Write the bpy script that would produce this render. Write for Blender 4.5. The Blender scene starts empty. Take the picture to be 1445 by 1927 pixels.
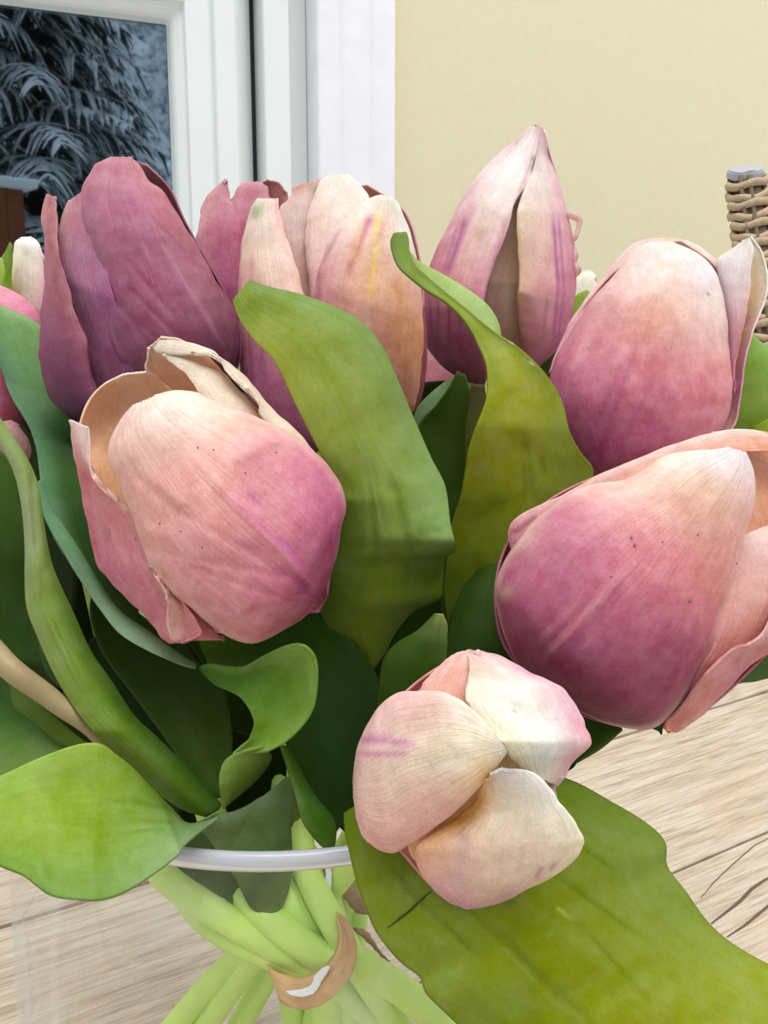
import bpy, bmesh, math, random
import numpy as np
from mathutils import Vector, Matrix, noise

# ------------------------------------------------------------ camera, world, light
S = bpy.context.scene
COL = S.collection
F_PX = 1700.0
PITCH = math.radians(10.4)
CAM = np.array([0.0, 0.0, 0.28])
FW = np.array([0, math.cos(PITCH), -math.sin(PITCH)])
UP = np.array([0, math.sin(PITCH), math.cos(PITCH)])
RT = np.array([1.0, 0, 0])
cd = bpy.data.cameras.new('camera')
cam = bpy.data.objects.new('camera', cd); COL.objects.link(cam)
cam.location = CAM; cam.rotation_euler = (math.pi/2-PITCH, 0, 0)
cd.sensor_fit = 'VERTICAL'; cd.sensor_height = 36; cd.lens = F_PX/1927*36
cd.clip_start = 0.01; cd.clip_end = 200
S.camera = cam
S.view_settings.view_transform = 'Standard'; S.view_settings.look = 'None'
S.view_settings.gamma = 1; S.view_settings.use_curve_mapping = False
S.view_settings.exposure = -0.08

W = bpy.data.worlds.new('world'); S.world = W; W.use_nodes = True
wn = W.node_tree.nodes; wl = W.node_tree.links
bg = wn['Background']
tc = wn.new('ShaderNodeTexCoord'); sp = wn.new('ShaderNodeSeparateXYZ')
wl.new(tc.outputs['Generated'], sp.inputs[0])
mr = wn.new('ShaderNodeMapRange'); mr.inputs['From Min'].default_value = 0; mr.inputs['From Max'].default_value = 1
mr.inputs['To Min'].default_value = 0.22; mr.inputs['To Max'].default_value = 2.15
wl.new(sp.outputs['Z'], mr.inputs['Value']); wl.new(mr.outputs[0], bg.inputs['Strength'])
bg.inputs['Color'].default_value = (0.93, 0.965, 1.0, 1)
sd = bpy.data.lights.new('sun', 'SUN'); sun = bpy.data.objects.new('sun', sd); COL.objects.link(sun)
sd.energy = 2.0; sd.angle = math.radians(40); sd.color = (1, .985, .95)
sun.rotation_euler = (math.radians(20), math.radians(10), 0)

# ------------------------------------------------------------ helpers
def lin(c):
    if isinstance(c, str):
        c = c.lstrip('#'); c = [int(c[i:i+2], 16)/255 for i in (0, 2, 4)]
    return np.array([x/12.92 if x <= .04045 else ((x+.055)/1.055)**2.4 for x in c])
def lin4(c): return tuple(lin(c)) + (1.0,)
def P(x, y, d):                         # point on the sight line through (x, y), d centimetres along the view axis
    d = d/100.0
    return CAM + d*(FW + (x-722.5)/F_PX*RT - (y-963.5)/F_PX*UP)
def tagit(o, label=None, cat=None, group=None, kind=None):
    if label: o['label'] = label
    if cat: o['category'] = cat
    if group: o['group'] = group
    if kind: o['kind'] = kind
    return o
def empty(name, loc, label=None, cat=None, group=None, kind=None):
    o = bpy.data.objects.new(name, None); COL.objects.link(o); o.location = tuple(loc)
    o.empty_display_size = .01
    return tagit(o, label, cat, group, kind)
def link(name, me, mat, parent=None):
    o = bpy.data.objects.new(name, me); COL.objects.link(o)
    if mat is not None and not me.materials: me.materials.append(mat)
    if parent is not None: o.parent = parent
    return o
def base_of(parent):
    return np.array(parent.location) if parent is not None and parent.parent is None else (
        np.zeros(3) if parent is None else np.array(parent.location)+base_of(parent.parent))
def mesh_from(name, verts, faces, mat, parent=None, smooth=True):
    me = bpy.data.meshes.new(name)
    off = base_of(parent)
    me.from_pydata([tuple(np.array(v)-off) for v in verts], [], faces)
    me.update()
    if smooth: me.polygons.foreach_set('use_smooth', [True]*len(me.polygons))
    return link(name, me, mat, parent)
def box_bm(bm, c, s, M=None):
    vs = bmesh.ops.create_cube(bm, size=1.0)['verts']
    for v in vs:
        v.co = Vector((v.co.x*s[0], v.co.y*s[1], v.co.z*s[2]))+Vector(c)
        if M is not None: v.co = M @ v.co
    return vs
def bm_obj(name, bm, mat, parent=None, smooth=False, bevel=0):
    me = bpy.data.meshes.new(name); bm.to_mesh(me); bm.free()
    off = base_of(parent)
    if np.any(off): me.transform(Matrix.Translation(tuple(-off)))
    if smooth: me.polygons.foreach_set('use_smooth', [True]*len(me.polygons))
    o = link(name, me, mat, parent)
    if bevel:
        m = o.modifiers.new('b', 'BEVEL'); m.width = bevel; m.segments = 2; m.limit_method = 'ANGLE'
    return o
def tube(name, pts, rad, mat, parent=None, seg=14, res=6, cap=True, twist=0, cols=None, flat=1.0):
    """smooth tube through world points; rad a number or one per point (metres)"""
    pts = np.array(pts, float)
    n = len(pts)
    rad = np.array([rad]*n if np.isscalar(rad) else rad, float)
    m = (n-1)*res+1
    t = np.linspace(0, n-1, m)
    C = cr1(pts, t); Rr = cr1(rad[:, None], t)[:, 0]
    T = np.gradient(C, axis=0); T /= np.linalg.norm(T, axis=1)[:, None]+1e-12
    ref = np.array([0.3, -1, 0.2]); ref /= np.linalg.norm(ref)
    A = np.cross(T, ref); A /= np.linalg.norm(A, axis=1)[:, None]+1e-9
    B = np.cross(T, A)
    vs, fs = [], []
    for i in range(m):
        for j in range(seg):
            a = 2*math.pi*j/seg
            vs.append(C[i]+Rr[i]*(math.cos(a)*A[i]+flat*math.sin(a)*B[i]))
    for i in range(m-1):
        for j in range(seg):
            k = (j+1) % seg
            fs.append((i*seg+j, i*seg+k, (i+1)*seg+k, (i+1)*seg+j))
    if cap:
        fs.append(tuple(range(seg))[::-1]); fs.append(tuple((m-1)*seg+j for j in range(seg)))
    return mesh_from(name, vs, fs, mat, parent)
def cr1(pts, t):
    """Catmull-Rom along axis 0 of pts at parameters t (0..n-1)"""
    n = len(pts)
    if n == 2:
        w = t.reshape((-1,)+(1,)*(pts.ndim-1)); return pts[0]*(1-w)+pts[1]*w
    i = np.clip(np.floor(t).astype(int), 0, n-2); f = (t-i).reshape((-1,)+(1,)*(pts.ndim-1))
    ext = np.concatenate([[2*pts[0]-pts[1]], pts, [2*pts[-1]-pts[-2]]])
    p0, p1, p2, p3 = ext[i], ext[i+1], ext[i+2], ext[i+3]
    return .5*((2*p1)+(-p0+p2)*f+(2*p0-5*p1+4*p2-p3)*f*f+(-p0+3*p1-3*p2+p3)*f**3)
def sm(x): return x*x*(3-2*x)

def key(keys, v):                       # piecewise-linear keys [(v, value...)] -> smooth values
    ks = np.array([k[0] for k in keys]); vals = np.array([k[1:] for k in keys], float)
    return np.stack([np.interp(v, ks, vals[:, j]) for j in range(vals.shape[1])], -1)
def seg_dist(X, Y, s):
    x0, y0, x1, y1 = s
    dx, dy = x1-x0, y1-y0; L = dx*dx+dy*dy+1e-9
    t = np.clip(((X-x0)*dx+(Y-y0)*dy)/L, 0, 1)
    return np.hypot(X-x0-t*dx, Y-y0-t*dy), t

GR = {}
def surf(o, px, py, lift=.02):
    X, Y, Z = GR[o.name]; i = np.argmin((X-px)**2+(Y-py)**2); return P(px, py, Z.ravel()[i]-lift)
def mark(o, pts, r, mat, name='mark'):
    w = [surf(o, *q) for q in pts]; rr = [r*(.3+.7*math.sin(math.pi*(i+.4)/(len(w)-.2))) for i in range(len(w))]
    return tube(name, w, rr, mat, o.parent, seg=6, res=4)
def patch(name, parent, mat, rows, d, k=.8, pw=.5, cols=None, nu=44, nv=56, th=.0006,
          streaks=(), creases=(), lump=.03, rag=0.0, seed=0, bmul=None, spots=(), label=None, rimc=None, curl=0, smooth_rows=True):
    """A petal or leaf: rows (xl, yl, xr, yr) run along it; edges lie at depth d (cm), the middle swells by
    k x half width towards (+) or away from (-) the viewer's side. cols = [(v, left, mid, right)] pigment."""
    rows = np.array(rows, float)
    n = len(rows)
    # resample rows by mean chord
    mid = (rows[:, :2]+rows[:, 2:])/2
    L = np.r_[0, np.cumsum(np.hypot(*(np.diff(rows[:, :2], axis=0)).T)+np.hypot(*(np.diff(rows[:, 2:], axis=0)).T))]
    L /= L[-1]
    vv = np.linspace(0, 1, nv)
    t = np.interp(vv, L, np.arange(n))
    Rw = cr1(rows, t)
    if not isinstance(d, (list, tuple)): d = [(0, d, d), (1, d, d)]
    D = key(d, vv)
    bm_ = key(bmul, vv)[:, 0] if bmul else np.ones(nv)
    th_ = np.linspace(0, math.pi, nu)
    u = (1-np.cos(th_))/2 if pw <= .6 else np.linspace(0, 1, nu)
    prof = np.clip(1-(2*u-1)**2, 0, 1)**pw
    X = Rw[:, 0:1]*(1-u)+Rw[:, 2:3]*u
    Y = Rw[:, 1:2]*(1-u)+Rw[:, 3:4]*u
    hw = np.hypot(Rw[:, 2]-Rw[:, 0], Rw[:, 3]-Rw[:, 1])/2*D.mean(1)/F_PX
    Z = D[:, 0:1]*(1-u)+D[:, 1:2]*u - (k*bm_*hw)[:, None]*prof
    rs = np.random.RandomState(seed+17)
    ph = rs.rand(12)*6.28
    if lump:
        N = (np.sin(X/61+ph[0]+1.3*np.sin(Y/83+ph[1]))*np.sin(Y/71+ph[2]+np.sin(X/97+ph[3]))
             + .5*np.sin(X/27+Y/39+ph[4])*np.sin(Y/33-X/41+ph[5])
             + .22*np.sin(X/13+ph[6]+2*np.sin(Y/37+ph[7]))*np.sin(Y/19+ph[8]))
        Z = Z - lump*N
    for c in creases:
        ds, tt = seg_dist(X, Y, c[:4])
        Z = Z - c[5]*np.exp(-(ds/c[4])**2)*np.clip(np.minimum(tt, 1-tt)*6+.25, 0, 1)
    if curl:                           # margins roll gently
        Z = Z + curl*np.abs(2*u-1)**6
    if rag:
        e = np.exp(-np.minimum(u, 1-u)/.05)[None, :]*np.ones((nv, 1)) + np.exp(-np.minimum(vv, 1-vv)/.04)[:, None]
        q = .8*np.sin(vv*31+ph[9])[:, None]+.5*np.sin(vv[:, None]*67+ph[10]+u[None]*22)+.5*np.sin(u*43+ph[11])[None]
        X = X+rag*e*q; Y = Y+rag*e*np.roll(q, 3, 0)*.7
    Xf, Yf, Df = X.ravel(), Y.ravel(), Z.ravel()/100
    V = CAM+Df[:, None]*(FW+((Xf-722.5)/F_PX)[:, None]*RT-((Yf-963.5)/F_PX)[:, None]*UP)
    V = V-base_of(parent)
    me = bpy.data.meshes.new(name)
    idx = np.arange(nu*nv).reshape(nv, nu)
    q = np.stack([idx[:-1, :-1], idx[1:, :-1], idx[1:, 1:], idx[:-1, 1:]], -1).reshape(-1, 4)
    # keep normals towards the viewer's side
    a, b, c_ = V[q[len(q)//2, 0]], V[q[len(q)//2, 1]], V[q[len(q)//2, 2]]
    if np.dot(np.cross(b-a, c_-a), -FW) < 0: q = q[:, ::-1]
    me.vertices.add(len(V)); me.vertices.foreach_set('co', V.ravel())
    me.loops.add(q.size); me.loops.foreach_set('vertex_index', q.ravel())
    me.polygons.add(len(q)); me.polygons.foreach_set('loop_start', np.arange(0, q.size, 4))
    me.polygons.foreach_set('use_smooth', np.ones(len(q), bool))
    me.update(calc_edges=True)
    uv = me.uv_layers.new(name='UVMap')
    UVv = np.stack([np.repeat(u[None], nv, 0).ravel(), np.repeat(vv[:, None], nu, 1).ravel()], -1)
    uv.data.foreach_set('uv', UVv[q.ravel()].ravel())
    # pigment
    ks = [c[0] for c in cols]
    cc = np.array([[lin(h) for h in (c[1:] if len(c) == 4 else (c[1], c[1], c[1]))] for c in cols])
    Cv = np.zeros((nv, 3, 3))
    for a in range(3):
        for b in range(3):
            Cv[:, a, b] = np.interp(vv, ks, cc[:, a, b])
    g = np.abs(2*u-1)
    wl_ = np.where(u < .5, sm(g), 0); wr_ = np.where(u > .5, sm(g), 0); wm = 1-wl_-wr_
    Cg = Cv[:, None, 0]*wl_[None, :, None]+Cv[:, None, 1]*wm[None, :, None]+Cv[:, None, 2]*wr_[None, :, None]
    if rimc:
        e = np.exp(-(np.minimum(u, 1-u)/rimc[1])**2)[None, :, None]*rimc[2]
        Cg = Cg*(1-e)+lin(rimc[0])*e
    Y2, X2 = Yf.reshape(nv, nu), Xf.reshape(nv, nu)
    for s in streaks:                  # (x0, y0, x1, y1, width, colour, strength)
        ds, tt = seg_dist(X2, Y2, s[:4])
        w = (s[6]*np.exp(-(ds/s[4])**2)*np.clip(np.minimum(tt, 1-tt)*5+.15, 0, 1))[..., None]
        Cg = Cg*(1-w)+lin(s[5])*w
    for s in spots:                    # (x, y, radius, colour, strength)
        w = (s[4]*np.exp(-(np.hypot(X2-s[0], Y2-s[1])/s[2])**2))[..., None]
        Cg = Cg*(1-w)+lin(s[3])*w
    ca = me.color_attributes.new('Col', 'FLOAT_COLOR', 'POINT')
    ca.data.foreach_set('color', np.concatenate([Cg.reshape(-1, 3), np.ones((nu*nv, 1))], 1).astype(np.float32).ravel())
    o = link(name, me, mat, parent); GR[o.name] = (X, Y, Z)
    so = o.modifiers.new('s', 'SOLIDIFY'); so.thickness = th; so.offset = -1
    if label: o['label'] = label
    return o

# ------------------------------------------------------------ materials
def new_mat(name):
    m = bpy.data.materials.new(name); m.use_nodes = True
    nt = m.node_tree; return m, nt, nt.nodes['Principled BSDF'], nt.nodes['Material Output']
def N(nt, t, **kw):
    n = nt.nodes.new(t)
    for k_, v in kw.items(): setattr(n, k_, v)
    return n
def simple(name, c, rough=.5, bump=0, bscale=200, mottle=0, mscale=20, spec=.5, metallic=0):
    m, nt, b, o = new_mat(name)
    b.inputs['Base Color'].default_value = lin4(c); b.inputs['Roughness'].default_value = rough
    b.inputs['Specular IOR Level'].default_value = spec; b.inputs['Metallic'].default_value = metallic
    co = N(nt, 'ShaderNodeTexCoord')
    if mottle:
        nz = N(nt, 'ShaderNodeTexNoise'); nz.inputs['Scale'].default_value = mscale; nz.inputs['Detail'].default_value = 5
        nt.links.new(co.outputs['Object'], nz.inputs['Vector'])
        mx = N(nt, 'ShaderNodeMapRange'); mx.inputs['From Min'].default_value = .3; mx.inputs['From Max'].default_value = .7
        mx.inputs['To Min'].default_value = 1-mottle; mx.inputs['To Max'].default_value = 1+mottle
        nt.links.new(nz.outputs[0], mx.inputs['Value'])
        h = N(nt, 'ShaderNodeHueSaturation'); h.inputs['Color'].default_value = lin4(c)
        nt.links.new(mx.outputs[0], h.inputs['Value']); nt.links.new(h.outputs[0], b.inputs['Base Color'])
    if bump:
        nz = N(nt, 'ShaderNodeTexNoise'); nz.inputs['Scale'].default_value = bscale; nz.inputs['Detail'].default_value = 4
        nt.links.new(co.outputs['Object'], nz.inputs['Vector'])
        bp = N(nt, 'ShaderNodeBump'); bp.inputs['Strength'].default_value = bump; bp.inputs['Distance'].default_value = .002
        nt.links.new(nz.outputs[0], bp.inputs['Height']); nt.links.new(bp.outputs[0], b.inputs['Normal'])
    return m
def tissue(name, rough, transl, sx, sy, streak, mott, bumpd, vein=0, fibre=.5, tone=(1, 1), spec=.3, hue=.5):
    m, nt, b, o = new_mat(name)
    L = nt.links.new
    at = N(nt, 'ShaderNodeAttribute', attribute_name='Col')
    uv = N(nt, 'ShaderNodeUVMap'); uv.uv_map = 'UVMap'
    mp = N(nt, 'ShaderNodeMapping'); mp.inputs['Scale'].default_value = (sx, sy, 1)
    L(uv.outputs[0], mp.inputs[0])
    oi = N(nt, 'ShaderNodeObjectInfo')
    ad = N(nt, 'ShaderNodeVectorMath', operation='ADD')
    L(mp.outputs[0], ad.inputs[0]); L(oi.outputs['Location'], ad.inputs[1])
    n1 = N(nt, 'ShaderNodeTexNoise'); n1.inputs['Scale'].default_value = 1; n1.inputs['Detail'].default_value = 6
    n1.inputs['Roughness'].default_value = .6; n1.inputs['Distortion'].default_value = .3
    L(ad.outputs[0], n1.inputs['Vector'])
    co = N(nt, 'ShaderNodeTexCoord')
    n2 = N(nt, 'ShaderNodeTexNoise'); n2.inputs['Scale'].default_value = 190; n2.inputs['Detail'].default_value = 6
    n2.inputs['Roughness'].default_value = .68
    L(co.outputs['Object'], n2.inputs['Vector'])
    n3 = N(nt, 'ShaderNodeTexNoise'); n3.inputs['Scale'].default_value = 1500; n3.inputs['Detail'].default_value = 3
    L(co.outputs['Object'], n3.inputs['Vector'])
    def rng(src, lo, hi, a=.3, c=.7):
        r = N(nt, 'ShaderNodeMapRange'); r.inputs['From Min'].default_value = a; r.inputs['From Max'].default_value = c
        r.inputs['To Min'].default_value = lo; r.inputs['To Max'].default_value = hi; L(src, r.inputs['Value']); return r.outputs[0]
    def mul(a, c):
        x = N(nt, 'ShaderNodeMath', operation='MULTIPLY'); L(a, x.inputs[0]); L(c, x.inputs[1]); return x.outputs[0]
    val = mul(rng(n1.outputs[0], 1-streak, 1+streak), rng(n2.outputs[0], 1-mott, 1+mott))
    val = mul(val, rng(n3.outputs[0], 1-mott*.5, 1+mott*.5))
    tn = N(nt, 'ShaderNodeMath', operation='MULTIPLY'); L(val, tn.inputs[0]); tn.inputs[1].default_value = tone[1]
    hs = N(nt, 'ShaderNodeHueSaturation')
    hs.inputs['Hue'].default_value = hue
    L(at.outputs['Color'], hs.inputs['Color']); L(tn.outputs[0], hs.inputs['Value'])
    L(rng(n2.outputs[0], tone[0]+mott*1.1, tone[0]-mott*1.1), hs.inputs['Saturation'])
    L(hs.outputs[0], b.inputs['Base Color'])
    b.inputs['Roughness'].default_value = rough; b.inputs['Specular IOR Level'].default_value = spec
    # bump: length-wise fibres + grain (+ parallel veins)
    sm_ = N(nt, 'ShaderNodeMath', operation='ADD')
    L(mul(n1.outputs[0], rng(n1.outputs[0], fibre, fibre)), sm_.inputs[0])
    L(mul(n2.outputs[0], rng(n2.outputs[0], .35, .35)), sm_.inputs[1])
    h = sm_.outputs[0]
    if vein:
        sx_ = N(nt, 'ShaderNodeSeparateXYZ'); L(uv.outputs[0], sx_.inputs[0])
        w = N(nt, 'ShaderNodeMath', operation='MULTIPLY'); L(sx_.outputs[0], w.inputs[0]); w.inputs[1].default_value = vein*6.283
        s = N(nt, 'ShaderNodeMath', operation='SINE'); L(w.outputs[0], s.inputs[0])
        a = N(nt, 'ShaderNodeMath', operation='MULTIPLY_ADD'); L(s.outputs[0], a.inputs[0]); a.inputs[1].default_value = .03; L(h, a.inputs[2])
        h = a.outputs[0]
    bp = N(nt, 'ShaderNodeBump'); bp.inputs['Strength'].default_value = 1; bp.inputs['Distance'].default_value = bumpd
    L(h, bp.inputs['Height']); L(bp.outputs[0], b.inputs['Normal'])
    tr = N(nt, 'ShaderNodeBsdfTranslucent'); L(hs.outputs[0], tr.inputs['Color']); L(bp.outputs[0], tr.inputs['Normal'])
    mx = N(nt, 'ShaderNodeMixShader'); mx.inputs[0].default_value = transl
    L(b.outputs[0], mx.inputs[1]); L(tr.outputs[0], mx.inputs[2]); L(mx.outputs[0], o.inputs['Surface'])
    return m
PETAL = tissue('petal_skin', .48, .2, 24, 2.6, .045, .12, .0009, fibre=.5, tone=(1.06, 1.01))
LEAF = tissue('leaf_skin', .42, .09, 22, 1.4, .05, .09, .0003, vein=9, fibre=.35, tone=(1.02, .72), spec=.12, hue=.487)

def plank_mat():
    m, nt, b, o = new_mat('weathered_wood'); L = nt.links.new
    co = N(nt, 'ShaderNodeTexCoord'); oi = N(nt, 'ShaderNodeObjectInfo')
    mp = N(nt, 'ShaderNodeMapping'); mp.inputs['Scale'].default_value = (13, 210, 60)
    ad = N(nt, 'ShaderNodeVectorMath', operation='ADD'); mu = N(nt, 'ShaderNodeMath', operation='MULTIPLY')
    mu.inputs[1].default_value = 7; L(oi.outputs['Random'], mu.inputs[0])
    L(co.outputs['Object'], mp.inputs[0]); L(mp.outputs[0], ad.inputs[0]); L(mu.outputs[0], ad.inputs[1])
    n1 = N(nt, 'ShaderNodeTexNoise'); n1.inputs['Scale'].default_value = 1; n1.inputs['Detail'].default_value = 8
    n1.inputs['Roughness'].default_value = .65; n1.inputs['Distortion'].default_value = .6
    L(ad.outputs[0], n1.inputs['Vector'])
    mp2 = N(nt, 'ShaderNodeMapping'); mp2.inputs['Scale'].default_value = (45, 900, 90)
    L(co.outputs['Object'], mp2.inputs[0])
    n2 = N(nt, 'ShaderNodeTexNoise'); n2.inputs['Scale'].default_value = 1; n2.inputs['Detail'].default_value = 4
    L(mp2.outputs[0], n2.inputs['Vector'])
    n3 = N(nt, 'ShaderNodeTexNoise'); n3.inputs['Scale'].default_value = 14; n3.inputs['Detail'].default_value = 3
    L(co.outputs['Object'], n3.inputs['Vector'])
    cr = N(nt, 'ShaderNodeValToRGB'); e = cr.color_ramp.elements
    e[0].position = .30; e[0].color = lin4('#94816B'); e[1].position = .74; e[1].color = lin4('#CABDAE')
    x = e.new(.45); x.color = lin4('#B7A693'); x = e.new(.56); x.color = lin4('#C2B5A5')
    L(n1.outputs[0], cr.inputs[0])
    mx = N(nt, 'ShaderNodeMix', data_type='RGBA', blend_type='MULTIPLY'); mx.inputs[0].default_value = .55
    c2 = N(nt, 'ShaderNodeValToRGB'); c2.color_ramp.elements[0].position = .3; c2.color_ramp.elements[0].color = lin4('#B8A48F')
    c2.color_ramp.elements[1].position = .55; c2.color_ramp.elements[1].color = (1, 1, 1, 1)
    L(n2.outputs[0], c2.inputs[0]); L(cr.outputs[0], mx.inputs[6]); L(c2.outputs[0], mx.inputs[7])
    m3 = N(nt, 'ShaderNodeMix', data_type='RGBA', blend_type='MIX')
    c3 = N(nt, 'ShaderNodeMapRange'); c3.inputs['From Min'].default_value = .55; c3.inputs['From Max'].default_value = .8
    c3.inputs['To Max'].default_value = .35; L(n3.outputs[0], c3.inputs['Value'])
    L(c3.outputs[0], m3.inputs[0]); L(mx.outputs[2], m3.inputs[6]); m3.inputs[7].default_value = lin4('#C99F78')
    L(m3.outputs[2], b.inputs['Base Color']); b.inputs['Roughness'].default_value = .62
    bp = N(nt, 'ShaderNodeBump'); bp.inputs['Strength'].default_value = .6; bp.inputs['Distance'].default_value = .0012
    L(n1.outputs[0], bp.inputs['Height']); L(bp.outputs[0], b.inputs['Normal'])
    return m
WOOD = plank_mat()
WHITE = simple('white_paint', '#ECF1EF', .35, bump=.12, bscale=60, mottle=.02, mscale=9)
WHITE2 = simple('white_paint_casing', '#F3F3F7', .4, bump=.15, bscale=90, mottle=.03, mscale=30)
PLASTER = simple('cream_plaster', '#E4DBB9', .8, bump=.35, bscale=700, mottle=.015, mscale=90)
GASKET = simple('dark_rubber', '#3A4046', .6)
SNOW = simple('snow', '#E9EEF5', .8, bump=.3, bscale=3)
STONE = simple('terrace_stone', '#B9B4AB', .8, bump=.3, bscale=40, mottle=.08, mscale=5)
BAND = simple('tan_rubber', '#D9AE7C', .5, bump=.5, bscale=300, mottle=.12, mscale=200)
BAND2 = simple('brown_paper', '#A98468', .7, bump=.8, bscale=260, mottle=.2, mscale=180)
TAGM = simple('white_tag', '#EDEDF0', .4, bump=.4, bscale=260)
STEM = simple('stem_skin', '#CCEC7C', .42, bump=.25, bscale=160, mottle=.10, mscale=70)
STEMB = simple('stem_purple', '#9C8A62', .5, bump=.25, bscale=160, mottle=.18, mscale=45)
WICK = simple('wicker', '#B9A184', .6, bump=.6, bscale=300, mottle=.14, mscale=120)
WICKD = simple('wicker_core', '#6B5A48', .8)
CAPM = simple('grey_plastic', '#A9ABB4', .45)
BROWNW = simple('brown_boards', '#8A4A2A', .8, mottle=.2, mscale=6)
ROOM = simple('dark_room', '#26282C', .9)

# ------------------------------------------------------------ structure: terrace, wall, window
def plane_obj(name, cx, cy, z, sx, sy, mat, t=.05):
    bm = bmesh.new(); box_bm(bm, (cx, cy, z-t/2), (sx, sy, t)); o = bm_obj(name, bm, mat); o['kind'] = 'structure'; return o
FLOOR_Z = -.47
plane_obj('floor', 0, .2, FLOOR_Z, 9, 4.6, STONE)
plane_obj('snowy_ground', 0, -12.3, FLOOR_Z-.03, 60, 34, SNOW)

wdir = np.array([.934, .358, 0]); wdir /= np.linalg.norm(wdir)
wnor = np.array([wdir[1], -wdir[0], 0])
W0 = np.array([0, 1.45, 0.0])
def wall_hit(px, py):
    v = FW+(px-722.5)/F_PX*RT-(py-963.5)/F_PX*UP
    t = np.dot(W0-CAM, wnor)/np.dot(v, wnor)
    p = CAM+t*v
    return np.dot(p-W0, wdir), p[2]
gs, gz = wall_hit(316, 36)              # top right corner of the pane
GW, GH = .62, 1.02                      # pane width and height
def WP(s, z, p): return W0+wdir*s+np.array([0, 0, z])+wnor*p
def offs(px, y=60): return wall_hit(px, y)[0]-gs
opx = {k_: offs(k_) for k_ in (316, 322, 327, 338, 344, 388, 398, 402, 438, 446, 484, 487, 492, 495, 541, 546, 588, 592, 628, 636, 641, 684, 690, 696, 731, 733)}
def ring(name, prof, mat, parent=None):
    """profile [(offset from the pane edge, protrusion)] swept round the window opening with mitred corners"""
    vs, fs = [], []
    corners = [(gs, gz, 1, 1), (gs, gz-GH, 1, -1), (gs-GW, gz-GH, -1, -1), (gs-GW, gz, -1, 1)]
    for cs, cz, a, b in corners:
        for o_, p_ in prof: vs.append(WP(cs+a*o_, cz+b*o_, p_))
    m = len(prof)
    for c in range(4):
        for j in range(m-1):
            d_ = (c+1) % 4
            fs.append((c*m+j, d_*m+j, d_*m+j+1, c*m+j+1))
    ob = mesh_from(name, vs, fs, mat, parent, smooth=False)
    bm = bmesh.new(); bm.from_mesh(ob.data); bmesh.ops.recalc_face_normals(bm, faces=bm.faces); bm.to_mesh(ob.data); bm.free()
    mo = ob.modifiers.new('b', 'BEVEL'); mo.width = .0018; mo.segments = 2; mo.limit_method = 'ANGLE'; mo.angle_limit = .3
    return ob
win = empty('window_1', (0, 0, 0), 'white-framed casement window with a dark pane reflecting snowy trees', None, None, 'structure')
o = opx
G = 0.0
ring('window_frame', [(0, -.03), (o[322], -.012), (o[327], -.006), (o[338], 0), (o[344], .0), (o[346] if 346 in o else o[344]+.002, .010), (o[388], .0125),
                      (o[398], .003), (o[402], .012), (o[438], .012), (o[446], .004), (o[484], -.045), (o[484]+.0005, -.07)], WHITE, win).__setitem__('label', 'white inner casement frame')
ring('gasket', [(o[484]+.0002, -.055), (o[495], -.055)], GASKET, win)
ring('sash_frame', [(o[492]+.0005, -.05), (o[492]+.001, .004), (o[495], .008), (o[541], .008), (o[546], -.030), (o[588], -.034), (o[588]+.0006, -.05)], WHITE, win).__setitem__('label', 'white outer frame beside the dark gap')
ring('casing', [(o[588]+.0003, -.05), (o[588]+.0004, .020), (o[592], .024), (o[628], .024), (o[636], .030), (o[641], .026), (o[684], .026), (o[690], .031), (o[696], .026), (o[731], .026), (o[733], .022), (o[733], -.01)], WHITE2, win).__setitem__('label', 'white casing with two raised beads')
# pane
m, nt, b, out = new_mat('pane_glass')
nt.nodes.remove(b)
tp = N(nt, 'ShaderNodeBsdfTransparent'); tp.inputs[0].default_value = (.85, .9, .9, 1)
gl = N(nt, 'ShaderNodeBsdfGlossy'); gl.inputs['Roughness'].default_value = .02; gl.inputs[0].default_value = (.70, .86, 1, 1)
mx = N(nt, 'ShaderNodeMixShader'); fr = N(nt, 'ShaderNodeFresnel'); fr.inputs[0].default_value = 2.6
nt.links.new(fr.outputs[0], mx.inputs[0]); nt.links.new(tp.outputs[0], mx.inputs[1]); nt.links.new(gl.outputs[0], mx.inputs[2]); nt.links.new(mx.outputs[0], out.inputs[0])
PANE = m
vs = [WP(s, z, p) for p in (-.026, -.030) for s, z in ((gs-GW-.004, gz-GH-.004), (gs+.004, gz-GH-.004), (gs+.004, gz+.004), (gs-GW-.004, gz+.004))]
mesh_from('pane', vs, [(0, 1, 2, 3), (7, 6, 5, 4), (0, 4, 5, 1), (1, 5, 6, 2), (2, 6, 7, 3), (3, 7, 4, 0)], PANE, win, smooth=False)
# wall with the opening
OUTO = o[733]-.002
s0, s1, z0, z1 = gs-GW-OUTO, gs+OUTO, gz-GH-OUTO, gz+OUTO
def quadbox(vs, fs, sa, sb, za, zb, pa=0.0, pb=-.2):
    i = len(vs)
    for p in (pa, pb):
        for s, z in ((sa, za), (sb, za), (sb, zb), (sa, zb)): vs.append(WP(s, z, p))
    fs += [(i, i+1, i+2, i+3), (i+7, i+6, i+5, i+4), (i, i+4, i+5, i+1), (i+1, i+5, i+6, i+2), (i+2, i+6, i+7, i+3), (i+3, i+7, i+4, i)]
vs, fs = [], []
ZB, ZT = FLOOR_Z-.03, 2.5
quadbox(vs, fs, s1, 3.6, ZB, ZT); quadbox(vs, fs, -3.6, s0, ZB, ZT)
quadbox(vs, fs, s0, s1, z1, ZT); quadbox(vs, fs, s0, s1, ZB, z0)
tagit(mesh_from('wall_back', vs, fs, PLASTER, None, smooth=False), 'cream plastered house wall behind the flowers', None, None, 'structure')
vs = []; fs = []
quadbox(vs, fs, s0-.02, s1+.02, z0-.02, z1+.02, -1.0, -1.05)
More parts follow.
